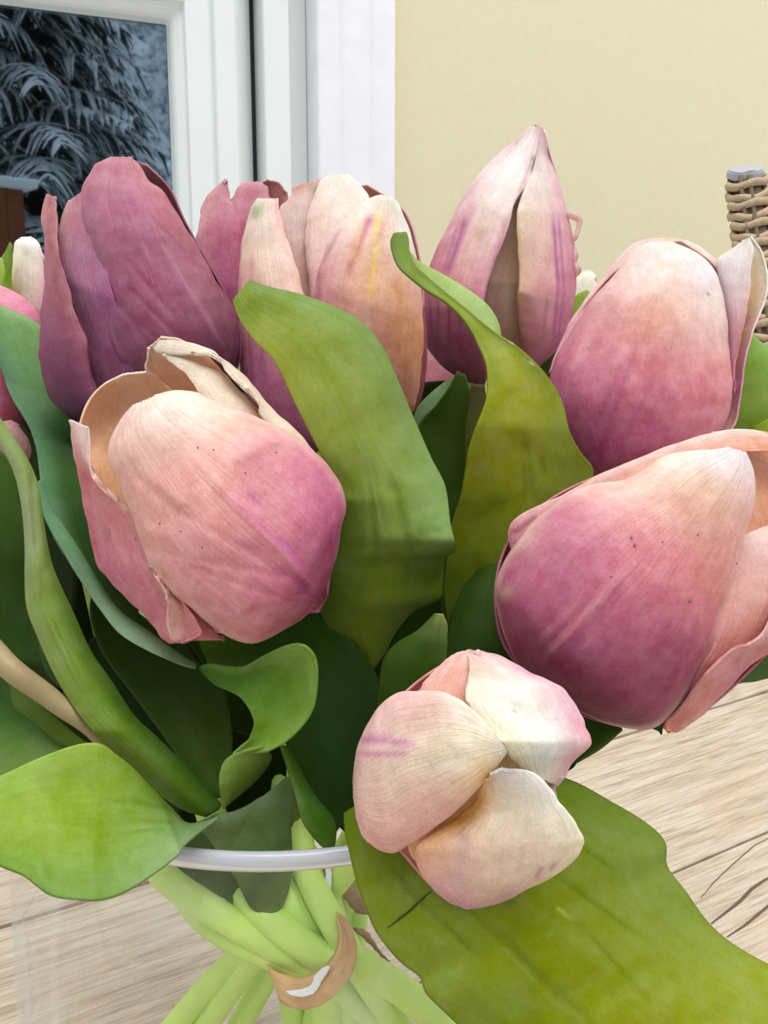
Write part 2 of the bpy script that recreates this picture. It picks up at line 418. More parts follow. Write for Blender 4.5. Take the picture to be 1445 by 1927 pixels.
quadbox(vs, fs, s0-.05, s0, z0-.02, z1+.02, -.2, -1.0); quadbox(vs, fs, s1, s1+.05, z0-.02, z1+.02, -.2, -1.0)
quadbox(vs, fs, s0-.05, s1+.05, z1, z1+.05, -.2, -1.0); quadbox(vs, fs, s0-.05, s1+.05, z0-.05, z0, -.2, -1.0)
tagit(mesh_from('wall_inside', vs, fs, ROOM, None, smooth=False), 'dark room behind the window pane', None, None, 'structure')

# ------------------------------------------------------------ snowy trees behind the viewpoint, mirrored in the pane
m, nt, b, out = new_mat('snowy_bough')
L_ = nt.links.new
ge = N(nt, 'ShaderNodeNewGeometry'); sx_ = N(nt, 'ShaderNodeSeparateXYZ'); L_(ge.outputs['Normal'], sx_.inputs[0])
co = N(nt, 'ShaderNodeTexCoord'); nz = N(nt, 'ShaderNodeTexNoise'); nz.inputs['Scale'].default_value = 5; nz.inputs['Detail'].default_value = 5
L_(co.outputs['Object'], nz.inputs['Vector'])
ma = N(nt, 'ShaderNodeMath', operation='MULTIPLY_ADD'); L_(nz.outputs[0], ma.inputs[0]); ma.inputs[1].default_value = 3.2; L_(sx_.outputs['Z'], ma.inputs[2])
rp = N(nt, 'ShaderNodeValToRGB'); rp.color_ramp.elements[0].position = 0; rp.color_ramp.elements[0].color = lin4('#1E2A22')
mr_ = N(nt, 'ShaderNodeMapRange'); mr_.inputs['From Min'].default_value = 1.25; mr_.inputs['From Max'].default_value = 2.3
L_(ma.outputs[0], mr_.inputs['Value']); L_(mr_.outputs[0], rp.inputs[0]); rp.color_ramp.elements[1].color = lin4('#E8EEF6')
L_(rp.outputs[0], b.inputs['Base Color']); b.inputs['Roughness'].default_value = .8
BOUGH = m
BARK = simple('bark', '#3A2C24', .9)
def bough_mesh(seed):
    rnd = random.Random(seed); h = 7.0
    vs, fs = [], []
    def ribbon(p, dr, ln, wd, droop, n=4):
        side = np.array([dr[1], -dr[0], 0]); side /= math.hypot(side[0], side[1])+1e-9
        i0 = len(vs)
        for q in range(n+1):
            f = q/n
            c = p+dr*ln*f+np.array([0, 0, -droop*f*f*ln])
            w = wd*(1-f)**.7*(.7+.3*math.sin(q*2.1+i0))+.004
            lo = np.array([0, 0, -.4*w])
            vs.extend((c-side*w+lo, c+np.array([0, 0, .4*w]), c+side*w+lo))
        for q in range(n):
            a = i0+q*3
            fs.extend(((a, a+1, a+4, a+3), (a+1, a+2, a+5, a+4), (a+2, a, a+3, a+5)))
    nb = 150
    for i in range(nb):
        f = (i+.5)/nb
        z = h*(.05+.93*f)
        ln = 1.66*(1-f)**.7+.12
        a = i*2.39996+rnd.random()*.5
        dr = np.array([math.cos(a), math.sin(a), .12])
        p = np.array([0, 0, z]); dp = .25+.3*rnd.random()
        ribbon(p, dr, ln, .045, dp)
        for q in range(15):
            g = .12+.86*q/15
            c = p+dr*ln*g+np.array([0, 0, -dp*g*g*ln])
            for sgn in (-1, 1):
                aa = a+sgn*(.6+.5*rnd.random())
                d2 = np.array([math.cos(aa), math.sin(aa), -.3+.45*rnd.random()])
                ribbon(c, d2, ln*.3*(1.05-g)+.10+.08*rnd.random(), .022+.03*rnd.random(), .3+.9*rnd.random(), 3)
    me = bpy.data.meshes.new('boughs'); me.from_pydata([tuple(v) for v in vs], [], fs); me.materials.append(BOUGH)
    return me
BM = [bough_mesh(3), bough_mesh(8)]
def conifer(x, y, h, seed):
    z0_ = FLOOR_Z-.04
    t = empty('snowy_conifer', (x, y, z0_), 'snow-laden conifer seen mirrored in the dark window pane', 'tree', 'conifers mirrored in the window')
    tube('trunk', [(x, y, z0_), (x+.02, y, z0_+h*.5), (x, y, z0_+h)], [.13, .08, .01], BARK, t, seg=8, res=3)
    ob = link('boughs', BM[seed % 2], None, t); ob['kind'] = 'stuff'
    ob.rotation_euler = (0, 0, seed*1.3); ob.scale = (1, 1, h/7.0)
for i, a in enumerate([(-1.2, -6.2, 6.4), (2.4, -6.0, 6.0), (6.1, -6.4, 6.6), (.6, -9.6, 7.2), (4.3, -9.7, 7.6), (8.0, -9.8, 7.2), (-3.1, -9.7, 7), (-1.2, -13.2, 8.4), (2.5, -13.3, 9), (6.2, -13.2, 8.6), (9.9, -13.2, 8.4)]):
    conifer(*a, seed=i+3)
# wooded snowy hillside closing the view behind the trees
rs = np.random.RandomState(4); vs = []; fs = []
NX, NY = 150, 44
for j in range(NY):
    for i in range(NX):
        x = -22+50*i/(NX-1); y = -15.5-14*j/(NY-1)
        z = FLOOR_Z-.1+.5*j*(1+.1*math.sin(x*.4))*min(1, j/3)*.75+.9*noise.noise(Vector((x*.6, y*.5, 1)))*min(1, j/3)+rs.rand()*1.1*min(1, j/3)
        vs.append((x+rs.rand()*.2, y, z))
for j in range(NY-1):
    for i in range(NX-1): fs.append((j*NX+i, j*NX+i+1, (j+1)*NX+i+1, (j+1)*NX+i))
tagit(mesh_from('wooded_hillside', vs, fs, BOUGH, None, smooth=False), 'snowy wooded slope mirrored between the trees', None, None, 'structure')
# small brown board shed under the trees, mirrored low in the pane
shed = empty('garden_shed', (.92, -3.95, FLOOR_Z-.05), 'brown board shed mirrored at the lower left of the pane', 'shed')
for i in range(9):
    for yy in (-3.70, -4.20):
        bm = bmesh.new(); box_bm(bm, (.47+i*.112, yy+(.008 if i % 2 else 0), FLOOR_Z+.86), (.106, .022, 1.82)); bm_obj('board', bm, BROWNW, shed)
for xx in (.42, 1.42):
    bm = bmesh.new(); box_bm(bm, (xx, -3.95, FLOOR_Z+.86), (.02, .5, 1.82)); bm_obj('side_panel', bm, BROWNW, shed)
bm = bmesh.new(); box_bm(bm, (.92, -3.95, FLOOR_Z+1.80), (1.16, .72, .06)); bm_obj('roof', bm, SNOW, shed, bevel=.02)
# ------------------------------------------------------------ table of separate weathered planks
ua = np.array([math.sin(math.radians(58.6)), math.cos(math.radians(58.6)), 0]); na = np.array([-ua[1], ua[0], 0])
tang = math.atan2(ua[1], ua[0])
tab = empty('wooden_table', tuple(ua*.25+na*.23+np.array([0, 0, FLOOR_Z])), 'weathered pale wooden plank table under the vase', 'table')
RZ = Matrix.Rotation(tang, 4, 'Z')
for i in range(5):
    w0 = -.12+.14*i
    bm = bmesh.new(); box_bm(bm, (0, 0, 0), (2.0, .1372, .026))
    bmesh.ops.bevel(bm, geom=bm.edges[:], offset=.0012, segments=1, affect='EDGES')
    me = bpy.data.meshes.new('plank'); bm.to_mesh(me); bm.free()
    ob = link('plank', me, WOOD, tab)
    c = ua*.25+na*(w0+.07)+np.array([0, 0, -.013-(.0008 if i % 2 else 0)])
    ob.location = tuple(c-np.array(tab.location)); ob.rotation_euler = (0, 0, tang)
for a, b_ in ((-.65, -.05), (-.65, .51), (1.15, -.05), (1.15, .51)):
    c = ua*a+na*b_
    bm = bmesh.new(); box_bm(bm, (0, 0, 0), (.07, .07, -FLOOR_Z-.0265)); bm.transform(RZ)
    bm.transform(Matrix.Translation((c[0], c[1], (FLOOR_Z-.0265)/2)))
    bm_obj('leg', bm, WOOD, tab)
for b_ in (-.05, .51):
    c = ua*.25+na*b_
    bm = bmesh.new(); box_bm(bm, (0, 0, 0), (1.73, .025, .06)); bm.transform(RZ)
    bm.transform(Matrix.Translation((c[0], c[1], -.057)))
    bm_obj('apron', bm, WOOD, tab)
CRK = simple('dark_crack', '#5A4C40', .9)
def gp(px, py, z=.0003):
    v = FW+(px-722.5)/F_PX*RT-(py-963.5)/F_PX*UP; t_ = (z-CAM[2])/v[2]; return CAM+t_*v
def crack(pts, w):
    vs, fs = [], []
    P_ = [gp(*q) for q in pts]
    for i, p in enumerate(P_):
        t_ = P_[min(i+1, len(P_)-1)]-P_[max(i-1, 0)]; t_ /= np.linalg.norm(t_); s_ = np.array([-t_[1], t_[0], 0])
        ww = w*(.35+.65*math.sin(math.pi*(i+.3)/(len(P_)-.4)))
        vs += [p-s_*ww, p+np.array([0, 0, .0002]), p+s_*ww]
    for i in range(len(P_)-1):
        fs += [(3*i, 3*i+1, 3*i+4, 3*i+3), (3*i+1, 3*i+2, 3*i+5, 3*i+4)]
    mesh_from('crack', vs, fs, CRK, tab, smooth=False)
crack([(1338, 1738), (1372, 1712), (1392, 1696), (1415, 1672), (1440, 1655), (1470, 1640)], .0009)
crack([(1368, 1763), (1400, 1742), (1425, 1722), (1450, 1700), (1480, 1685)], .0007)
crack([(1318, 1690), (1345, 1658), (1380, 1625), (1420, 1590), (1460, 1570)], .0003)

# ------------------------------------------------------------ wicker chair behind
def wicker_post(ch, top, bot, r=.0225, n=30):
    top = np.array(top); bot = np.array(bot)
    ax = top-bot; H_ = np.linalg.norm(ax); ax /= H_
    tube('core', [bot, (top+bot)/2, top-ax*.002], r*.8, WICKD, ch, seg=16, res=2)
    # one woven strand mesh, shared
    vs, fs = [], []
    ns, nr = 30, 6
    for i in range(ns):
        a = 2*math.pi*i/ns
        rr = r*(1.02+.05*math.sin(a*5))
        c = np.array([rr*math.cos(a), rr*math.sin(a), .006*math.sin(a)+.0015*math.sin(a*4)])
        er = np.array([math.cos(a), math.sin(a), 0])
        for j in range(nr):
            b2 = 2*math.pi*j/nr
            vs.append(c+er*.0036*math.cos(b2)+np.array([0, 0, .0056*math.sin(b2)]))
    for i in range(ns):
        for j in range(nr):
            fs.append((i*nr+j, ((i+1) % ns)*nr+j, ((i+1) % ns)*nr+(j+1) % nr, i*nr+(j+1) % nr))
    me = bpy.data.meshes.new('strand'); me.from_pydata([tuple(v) for v in vs], [], fs); me.polygons.foreach_set('use_smooth', [True]*len(fs))
    me.materials.append(WICK)
    q = Vector(ax).to_track_quat('Z', 'Y').to_euler()
    step = .0128; cnt = int(H_/step)
    for i in range(min(cnt, 58)):
        ob = bpy.data.objects.new('strand', me); COL.objects.link(ob); ob.parent = ch
        p = top-ax*(.010+i*step)
        ob.location = tuple(p-np.array(ch.location))
        ob.rotation_euler = (q.x, q.y, 0)
        ob.rotation_euler.rotate_axis('Z', [.2, 1.0][i % 2]-2.2+.2*math.sin(i*1.7))
    # upright stakes
    for a in (-1.75, -.6, .6, 1.9, 3.0, 4.0):
        off = np.array([math.cos(a), math.sin(a), 0])*(r*.9)
        tube('stake', [bot+off, (top+bot)/2+off, top+off-ax*.004], .003, WICKD, ch, seg=6, res=1)
    bm = bmesh.new(); bmesh.ops.create_cone(bm, cap_ends=True, radius1=r*1.03, radius2=r*.98, depth=.011, segments=32)
    bmesh.ops.bevel(bm, geom=[e for e in bm.edges if abs(e.verts[0].co.z-e.verts[1].co.z) < 1e-5], offset=.002, segments=2, affect='EDGES')
    me = bpy.data.meshes.new('end_cap'); bm.to_mesh(me); bm.free(); ob = link('end_cap', me, CAPM, ch)
    ob['label'] = 'grey plastic end cap'
    ob.location = tuple(top+ax*.003-np.array(ch.location)); ob.rotation_euler = (q.x+.10, q.y-.12, 0)
pt = P(1403, 330, 115); pb = P(1447, 680, 113)
axd = (pb-pt); kz = (FLOOR_Z+.42-pt[2])/axd[2]
pbot = pt+axd*kz
chair = empty('wicker_chair', (pbot[0]+.2, pbot[1]-.1, FLOOR_Z), 'brown woven wicker chair post with a grey end cap by the cream wall', 'chair')
wicker_post(chair, pt, pbot)
pt2 = pt+ua*.52; pb2 = pbot+ua*.44
wicker_post(chair, pt2, pb2)
vs, fs = [], []
for i in range(34):                     # woven back panel between the posts
    f = .46+.5*i/34
    a = pt*(1-f)+pbot*f; c = pt2*(1-f)+pb2*f
    k0 = len(vs)
    for q in range(13):
        p = a+(c-a)*(.03+.94*q/12); dd = na*.004*math.sin(q*math.pi+(i % 2)*math.pi+1.57)
        for e in range(4):
            vs.append(p+dd+np.array([0, 0, .005*math.sin(e*1.5708)])+na*.002*math.cos(e*1.5708))
    for q in range(12):
        for e in range(4): fs.append((k0+q*4+e, k0+q*4+(e+1) % 4, k0+q*4+4+(e+1) % 4, k0+q*4+4+e))
mesh_from('back_weave', vs, fs, WICK, chair)['kind'] = 'stuff'
bm = bmesh.new(); box_bm(bm, (0, 0, 0), (.5, .44, .06)); bmesh.ops.bevel(bm, geom=bm.edges[:], offset=.015, segments=3, affect='EDGES'); bm.transform(RZ)
sc = (pbot+pb2)/2-na*.17
bm.transform(Matrix.Translation((sc[0], sc[1], FLOOR_Z+.39)))
bm_obj('seat', bm, WICK, chair)
for a, b_ in ((-.21, -.18), (.21, -.18), (-.21, .18), (.21, .18)):
    c = sc+ua*a+na*b_
    tube('leg', [(c[0], c[1], FLOOR_Z), (c[0], c[1], FLOOR_Z+.2), (c[0], c[1], FLOOR_Z+.37)], .02, WICK, chair, seg=10, res=1)

# ------------------------------------------------------------ glass vase
VX, VY, VZ, VR = -.029, .275, .161, .085
vase = empty('glass_vase', (VX, VY, .0005), 'clear glass cylinder vase with a thick pale rim holding the tulips', 'vase')
m, nt, b, out = new_mat('vase_glass'); nt.nodes.remove(b); L_ = nt.links.new
tp = N(nt, 'ShaderNodeBsdfTransparent'); tp.inputs[0].default_value = (.975, .98, .975, 1)
gl = N(nt, 'ShaderNodeBsdfGlossy'); gl.inputs['Roughness'].default_value = .04
df = N(nt, 'ShaderNodeBsdfDiffuse'); df.inputs[0].default_value = (.9, .9, .93, 1)
lw = N(nt, 'ShaderNodeLayerWeight'); lw.inputs[0].default_value = .3
fm = N(nt, 'ShaderNodeMath', operation='MINIMUM'); L_(lw.outputs['Fresnel'], fm.inputs[0]); fm.inputs[1].default_value = .16
m1 = N(nt, 'ShaderNodeMixShader'); L_(fm.outputs[0], m1.inputs[0]); L_(tp.outputs[0], m1.inputs[1]); L_(gl.outputs[0], m1.inputs[2])
co = N(nt, 'ShaderNodeTexCoord'); mp = N(nt, 'ShaderNodeMapping'); mp.inputs['Scale'].default_value = (26, 26, 9); L_(co.outputs['Object'], mp.inputs[0])
nz = N(nt, 'ShaderNodeTexNoise'); nz.inputs['Scale'].default_value = 1; nz.inputs['Detail'].default_value = 5; nz.inputs['Distortion'].default_value = 1.4; L_(mp.outputs[0], nz.inputs['Vector'])
r_ = N(nt, 'ShaderNodeMapRange'); r_.inputs['From Min'].default_value = .54; r_.inputs['From Max'].default_value = .8; r_.inputs['To Min'].default_value = .01; r_.inputs['To Max'].default_value = .32
L_(nz.outputs[0], r_.inputs['Value'])
pw_ = N(nt, 'ShaderNodeMath', operation='POWER'); L_(lw.outputs['Facing'], pw_.inputs[0]); pw_.inputs[1].default_value = 3
ad_ = N(nt, 'ShaderNodeMath', operation='MULTIPLY_ADD'); L_(pw_.outputs[0], ad_.inputs[0]); ad_.inputs[1].default_value = .35; L_(r_.outputs[0], ad_.inputs[2])  # diffuse white grows at grazing edges, a painted edge highlight
m2 = N(nt, 'ShaderNodeMixShader'); L_(ad_.outputs[0], m2.inputs[0]); L_(m1.outputs[0], m2.inputs[1]); L_(df.outputs[0], m2.inputs[2]); L_(m2.outputs[0], out.inputs[0])
GLASS = m
m, nt, b, out = new_mat('rim_glass')
b.inputs['Base Color'].default_value = lin4('#D4D6DE'); b.inputs['Roughness'].default_value = .12
b.inputs['Transmission Weight'].default_value = .35; b.inputs['IOR'].default_value = 1.45
RIM = m
def lathe(name, prof, mat, parent, seg=96):
    vs, fs = [], []
    for r, z in prof:
        for j in range(seg):
            a = 2*math.pi*j/seg; vs.append((VX+r*math.cos(a), VY+r*math.sin(a), z))
    for i in range(len(prof)-1):
        for j in range(seg):
            k_ = (j+1) % seg; fs.append((i*seg+j, i*seg+k_, (i+1)*seg+k_, (i+1)*seg+j))
    return mesh_from(name, vs, fs, mat, parent)
lathe('glass_wall', [(.0005, .0005), (.075, .0005), (.085, .004), (.088, .02), (.0885, .09), (.0875, .13), (.0846, .1606)], GLASS, vase)
lathe('rim', [(.0826, .1612), (.0824, .1638), (.0830, .1648), (.0842, .1652), (.0853, .1646), (.0856, .1634), (.0855, .1616), (.0850, .1606), (.0838, .1604), (.0826, .1612)], RIM, vase)['label'] = 'thick pale glass rim'

# ------------------------------------------------------------ tulips
def clampv(p):
    q = np.array(p, float); dx, dy = q[0]-VX, q[1]-VY; r = math.hypot(dx, dy)
    if r > .066: q[0] = VX+dx*.066/r; q[1] = VY+dy*.066/r
    return q
def stem_points(pts):
    w = [P(*p) for p in pts]
    e = w[-1]; dr = w[-1]-w[-2]
    s = (.014-e[2])/min(dr[2], -1e-3)
    end = clampv(e+dr*min(abs(s), 1.5)); end[2] = .014
    mid_ = (e+end)/2
    return w+[mid_, end]
def tulip(label, stem, rads, stem_mat=None, group='pink tulips of the bouquet', radius=.0036):
    w = stem_points(stem)
    t = empty('tulip', w[-1], label, 'flower')
    t['group'] = group
    n = len(w)
    r = [radius*.85]+[radius]*(n-1) if rads is None else (list(rads)+[radius]*(n-len(rads)))[:n]
    tube('stem', w, r, stem_mat or STEM, t, seg=14, res=7)
    return t
CR, PK, MV, PU = '#F4E0CC', '#E3A3A2', '#C4788F', '#8E4A6E'

# ---- T1: front left, peach-pink, open at the top left
T1 = tulip('large pink tulip with open cream mouth, lowest left of the front blooms',
           [(515, 1110, 21.9), (520, 1170, 23.6), (560, 1300, 24.4), (565, 1520, 23.9), (575, 1630, 23.4), (645, 1770, 23.0), (720, 1890, 24.0), (790, 2000, 25.2)], None)
A1 = [(590, 1148, 612, 1108), (560, 1170, 632, 1052), (515, 1198, 644, 995), (470, 1212, 651, 945), (415, 1190, 634, 897), (360, 1148, 605, 862), (312, 1108, 560, 824),
      (272, 1040, 500, 792), (250, 975, 438, 768), (228, 915, 397, 752), (205, 868, 368, 738), (206, 830, 345, 734), (228, 792, 318, 737), (252, 762, 292, 745)]
patch('petal', T1, PETAL, A1, [(0, 21.2, 21.2), (.3, 20.6, 20.9), (1, 20.2, 20.2)], k=.72, nu=90, nv=110, seed=1, rag=1.2, lump=.055,
      cols=[(0, '#C06C86', '#B55C80', '#A8547C'), (.25, '#D68E96', '#CC7C92', '#C06C8A'), (.45, '#E4A5A6', '#E2A0A0', '#CE8294'), (.7, '#EAB0AC', '#EAB2A8', '#EFC8B4'), (.85, '#EFC0B8', '#F3D6C8', '#F5E2CE'), (1, '#F5DCD2', '#F6E6DA', '#F6E6D8')],
      streaks=[(425, 925, 590, 1090, 7, '#C85CA0', .6), (520, 1010, 560, 1045, 10, '#C2609A', .45), (460, 920, 500, 960, 9, '#D070A8', .5), (400, 900, 600, 1115, 5, '#EAB0A8', .4),
               (550, 1080, 590, 1120, 9, '#A0508C', .5), (340, 860, 420, 925, 5, '#F0C0B4', .5), (430, 1010, 500, 1040, 8, '#C8789C', .35)],
      creases=[(350, 850, 600, 1110, 7, 0.060), (250, 890, 350, 975, 10, -0.068), (330, 960, 590, 1110, 5, -0.034), (300, 1040, 560, 1090, 6, -0.043), (340, 1060, 540, 1130, 5, -0.034), (270, 1040, 330, 1120, 14, 0.102),
               (430, 870, 540, 820, 14, 0.085), (470, 1150, 560, 1180, 10, -0.068), (520, 830, 545, 900, 9, -0.068), (440, 1165, 480, 1130, 8, 0.051), (260, 1000, 330, 1010, 18, 0.085), (290, 900, 340, 960, 16, 0.068)],
      spots=[(480, 875, 40, '#D08890', .5), (300, 905, 40, '#E0A0A0', .4), (620, 960, 50, '#C8709A', .3), (350, 770, 60, '#F5E2DA', .5)],
      rimc=('#F2CFC4', .03, .5))
patch('petal', T1, PETAL, [(318, 1212, 350, 1206), (300, 1196, 380, 1190), (270, 1156, 345, 1130), (232, 1122, 330, 1090), (200, 1086, 315, 1050), (178, 1050, 300, 1010), (160, 965, 270, 975),
      (152, 920, 245, 955), (144, 885, 228, 945), (139, 855, 192, 915), (134, 825, 172, 880), (131, 800, 170, 840), (131, 790, 166, 803)],
      [(0, 21.0, 20.2), (.5, 21.9, 20.3), (1, 21.3, 20.9)], k=.35, nu=50, nv=80, seed=2, rag=1.3, lump=.03, bmul=[(0, 1), (.6, 1), (1, .6)],
      cols=[(0, '#D88C92', '#DE949A', '#E09A98'), (.4, '#CC8094', '#D68C98', '#DE9A9A'), (.75, '#D88E98', '#E09A98', '#E8AEA8'), (1, '#F2D2CC', '#F4D8D2', '#F4DAD2')],
      streaks=[(170, 880, 213, 933, 5, '#F4C8BC', .8), (213, 933, 240, 960, 5, '#F4C8BC', .8)], creases=[(180, 900, 230, 980, 8, -.03)])
patch('petal', T1, PETAL, [(282, 1064, 292, 1068), (296, 1085, 315, 1100), (312, 1110, 345, 1128), (316, 1140, 385, 1160), (314, 1180, 410, 1195), (326, 1206, 425, 1204), (345, 1199, 415, 1203)],
      [(0, 20.1, 20.2), (.5, 19.9, 20.7), (1, 20.6, 20.8)], k=.12, nu=40, nv=46, seed=3, rag=1, lump=.03,
      cols=[(0, '#F2CDBE', '#D8927C', '#E0A098'), (.5, '#F4CCC0', '#D68C88', '#D88E94'), (1, '#EFBFB8', '#DA9090', '#D68A94')],
      creases=[(300, 1090, 322, 1205, 5, .06), (318, 1110, 335, 1190, 7, -.07), (350, 1150, 360, 1200, 10, .04)], label='small folded pink petal at the flower base')
BK1 = [(600, 1148, 614, 1120), (540, 1160, 630, 1010), (475, 1190, 640, 950), (370, 1180, 622, 905), (305, 1155, 592, 870), (240, 1098, 555, 832), (196, 1034, 500, 792), (180, 955, 450, 760), (168, 885, 410, 735),
       (150, 830, 380, 715), (164, 768, 350, 705), (194, 728, 320, 702), (235, 706, 290, 700)]
patch('petal', T1, PETAL, BK1, [(0, 21.3, 21.3), (.5, 21.9, 21.5), (1, 22.0, 22.2)], k=-.62, nu=60, nv=70, seed=4, lump=.02, rag=.8,
      cols=[(0, '#B86C84'), (.5, '#FFCCA0'), (.8, '#FFD6AE'), (.93, '#FFE2C4'), (1, '#FFEEDC')], label='rear petal showing its peach-coloured inside')
patch('petal', T1, PETAL, [(283, 655, 303, 637), (280, 676, 340, 643), (279, 697, 372, 660), (300, 712, 405, 690), (330, 740, 440, 730), (360, 775, 490, 780), (400, 810, 560, 830)],
      [(0, 21.4, 21.3), (.4, 21.9, 21.5), (1, 21.6, 21.5)], k=-.35, nu=40, nv=50, seed=5, lump=.02, rag=1.0,
      cols=[(0, '#F4DCC8', '#F2CDB0', '#F4DCC8'), (.4, '#FFCCA4', '#FCC49A', '#FFCEAA'), (1, '#E8A080', '#E8A080', '#E8A884')], label='inside of the upper petal, peach')
patch('petal', T1, PETAL, [(303, 664, 312, 668), (328, 688, 347, 673), (352, 706, 382, 687), (372, 738, 412, 700), (378, 758, 438, 722), (400, 780, 468, 752), (435, 800, 486, 778), (480, 822, 500, 800), (520, 842, 545, 825)],
      [(0, 21.2, 21.2), (.5, 20.7, 21.3), (1, 20.9, 21.1)], k=.3, pw=.8, nu=40, nv=56, seed=6, lump=.02, rag=.8,
      cols=[(0, '#F5E4D0'), (.5, '#F3D8C2', '#F6E2CE', '#F4DCC6'), (1, '#F0D0C0', '#F4DCC8', '#F0CDB8')], label='pale peach petal folded into the mouth')
patch('petal', T1, PETAL, [(287, 655, 300, 638), (298, 664, 326, 639), (318, 669, 358, 645), (350, 668, 397, 657), (386, 664, 420, 675), (411, 676, 443, 692), (424, 698, 467, 713), (442, 716, 484, 734), (468, 738, 502, 758), (486, 762, 527, 782), (490, 785, 556, 808), (520, 808, 582, 838), (560, 838, 606, 866), (598, 864, 607, 869)],
      [(0, 21.3, 21.3), (.5, 20.9, 21.5), (1, 20.9, 21.3)], k=.45, pw=.6, nu=36, nv=80, seed=7, lump=.02, rag=.9,
      cols=[(0, '#F6E8D6'), (.5, '#F6E6D2', '#F6E6D2', '#F0D4C0'), (.8, '#F4DFC8'), (1, '#EFC8B8')], label='cream lip rolled outwards along the top right')
# ---- T2: right front
T2 = tulip('largest pink tulip, leaning right over the table at the right edge',
           [(1005, 1290, 21.3), (860, 1400, 22.6), (700, 1570, 24.2), (570, 1715, 25.0), (450, 1800, 25.4), (300, 1970, 26.6)], None)
A2 = [(985, 1268, 1015, 1298), (958, 1220, 1068, 1326), (940, 1165, 1130, 1358), (930, 1110, 1190, 1373), (940, 1072, 1240, 1366), (972, 1022, 1282, 1326), (1012, 972, 1312, 1272), (1060, 935, 1345, 1215),
      (1112, 912, 1362, 1150), (1185, 899, 1385, 1073), (1238, 864, 1400, 1010), (1282, 849, 1417, 955), (1338, 846, 1422, 895), (1372, 842, 1405, 852)]
patch('petal', T2, PETAL, A2, [(0, 21.0, 21.0), (.4, 20.6, 20.6), (1, 20.2, 20.2)], k=.62, nu=90, nv=110, seed=11, rag=1.0, lump=.03,
      cols=[(0, '#A0506E', '#84405A', '#7C3C52'), (.25, '#B46880', '#98506C', '#8C485C'), (.5, '#CC8296', '#CC7C8C', '#B8647A'), (.65, '#EAC0B4', '#DA9292', '#DA8E8C'), (.82, '#F4DCCC', '#EDC4AE', '#EAB4A8'), (1, '#F4E8E4', '#F5E6DE', '#F2E2E4')],
      streaks=[(1020, 1240, 1215, 1035, 6, '#E0A2A2', .6), (1010, 1210, 1100, 1120, 7, '#D8969C', .4), (1030, 1270, 1180, 1080, 6, '#A85478', .35), (1060, 1300, 1200, 1160, 10, '#8C4068', .3)],
      creases=[(1020, 1245, 1220, 1025, 6, .03), (1050, 1265, 1180, 1110, 7, -.025), (1270, 1130, 1310, 1190, 8, -.04), (1350, 870, 1400, 960, 14, .04), (1090, 930, 1200, 905, 10, -.03)],
      spots=[(953, 1115, 14, '#D8B098', .6), (980, 1000, 40, '#EED0C0', .5), (1250, 1270, 70, '#80384E', .5), (1380, 850, 45, '#F2E6EA', .8), (1188, 1012, 3, '#5A2A30', .9), (1298, 1132, 3, '#5A2A30', .9), (1195, 1028, 2.5, '#5A2A30', .8)],
      rimc=('#F2D4C8', .025, .55))
patch('petal', T2, PETAL, [(962, 1035, 990, 1060), (957, 1002, 1000, 1030), (964, 980, 1030, 1000), (992, 962, 1070, 960), (1032, 944, 1120, 935), (1082, 918, 1190, 915), (1138, 889, 1240, 895), (1192, 866, 1290, 875), (1245, 845, 1330, 866), (1290, 829, 1370, 850), (1344, 814, 1420, 850), (1392, 808, 1460, 850), (1430, 812, 1520, 850), (1470, 822, 1560, 850)],
      [(0, 21.2, 20.9), (.5, 21.6, 20.9), (1, 21.8, 21.6)], k=.12, nu=30, nv=100, seed=12, rag=1.2, lump=.04,
      cols=[(0, '#D08C96', '#C88090', '#C47888'), (.3, '#EBC0B8', '#E6A8A4', '#D69090'), (.7, '#F2D4C8', '#EDB8A4', '#E8A890'), (1, '#F4DAD0', '#EDB090', '#E8A080')],
      creases=[(965, 1010, 1010, 975, 6, -.08), (1100, 925, 1240, 870, 6, -.06)], label='pink outer petal along the upper edge')
patch('petal', T2, PETAL, [(1270, 870, 1340, 816), (1330, 900, 1400, 812), (1380, 960, 1460, 822), (1400, 1040, 1530, 860), (1390, 1120, 1580, 930), (1360, 1200, 1590, 1010), (1300, 1300, 1560, 1120)],
      [(0, 21.6, 22.0), (1, 21.2, 22.0)], k=-.25, nu=50, nv=60, seed=13, lump=.02, rag=.6,
      cols=[(0, '#F2CDB4'), (.35, '#EFB292'), (.7, '#E8A088'), (1, '#CC7C80')], label='rear petal showing its salmon inside')
patch('petal', T2, PETAL, [(1390, 1010, 1450, 985), (1380, 1050, 1500, 1010), (1368, 1100, 1540, 1070), (1352, 1160, 1540, 1130), (1335, 1210, 1500, 1190), (1305, 1270, 1430, 1240), (1270, 1330, 1340, 1300), (1245, 1366, 1270, 1366)],
      [(0, 20.5, 21.2), (.6, 20.3, 21.2), (1, 20.7, 20.8)], k=.2, nu=50, nv=60, seed=14, lump=.03, rag=.8,
      cols=[(0, '#EDC2BC', '#F0D0C8', '#EFC8C0'), (.5, '#E2A09A', '#E09A90', '#E4A098'), (1, '#C06C7C', '#D07C80', '#D88880')], label='pink side petal at the right edge')
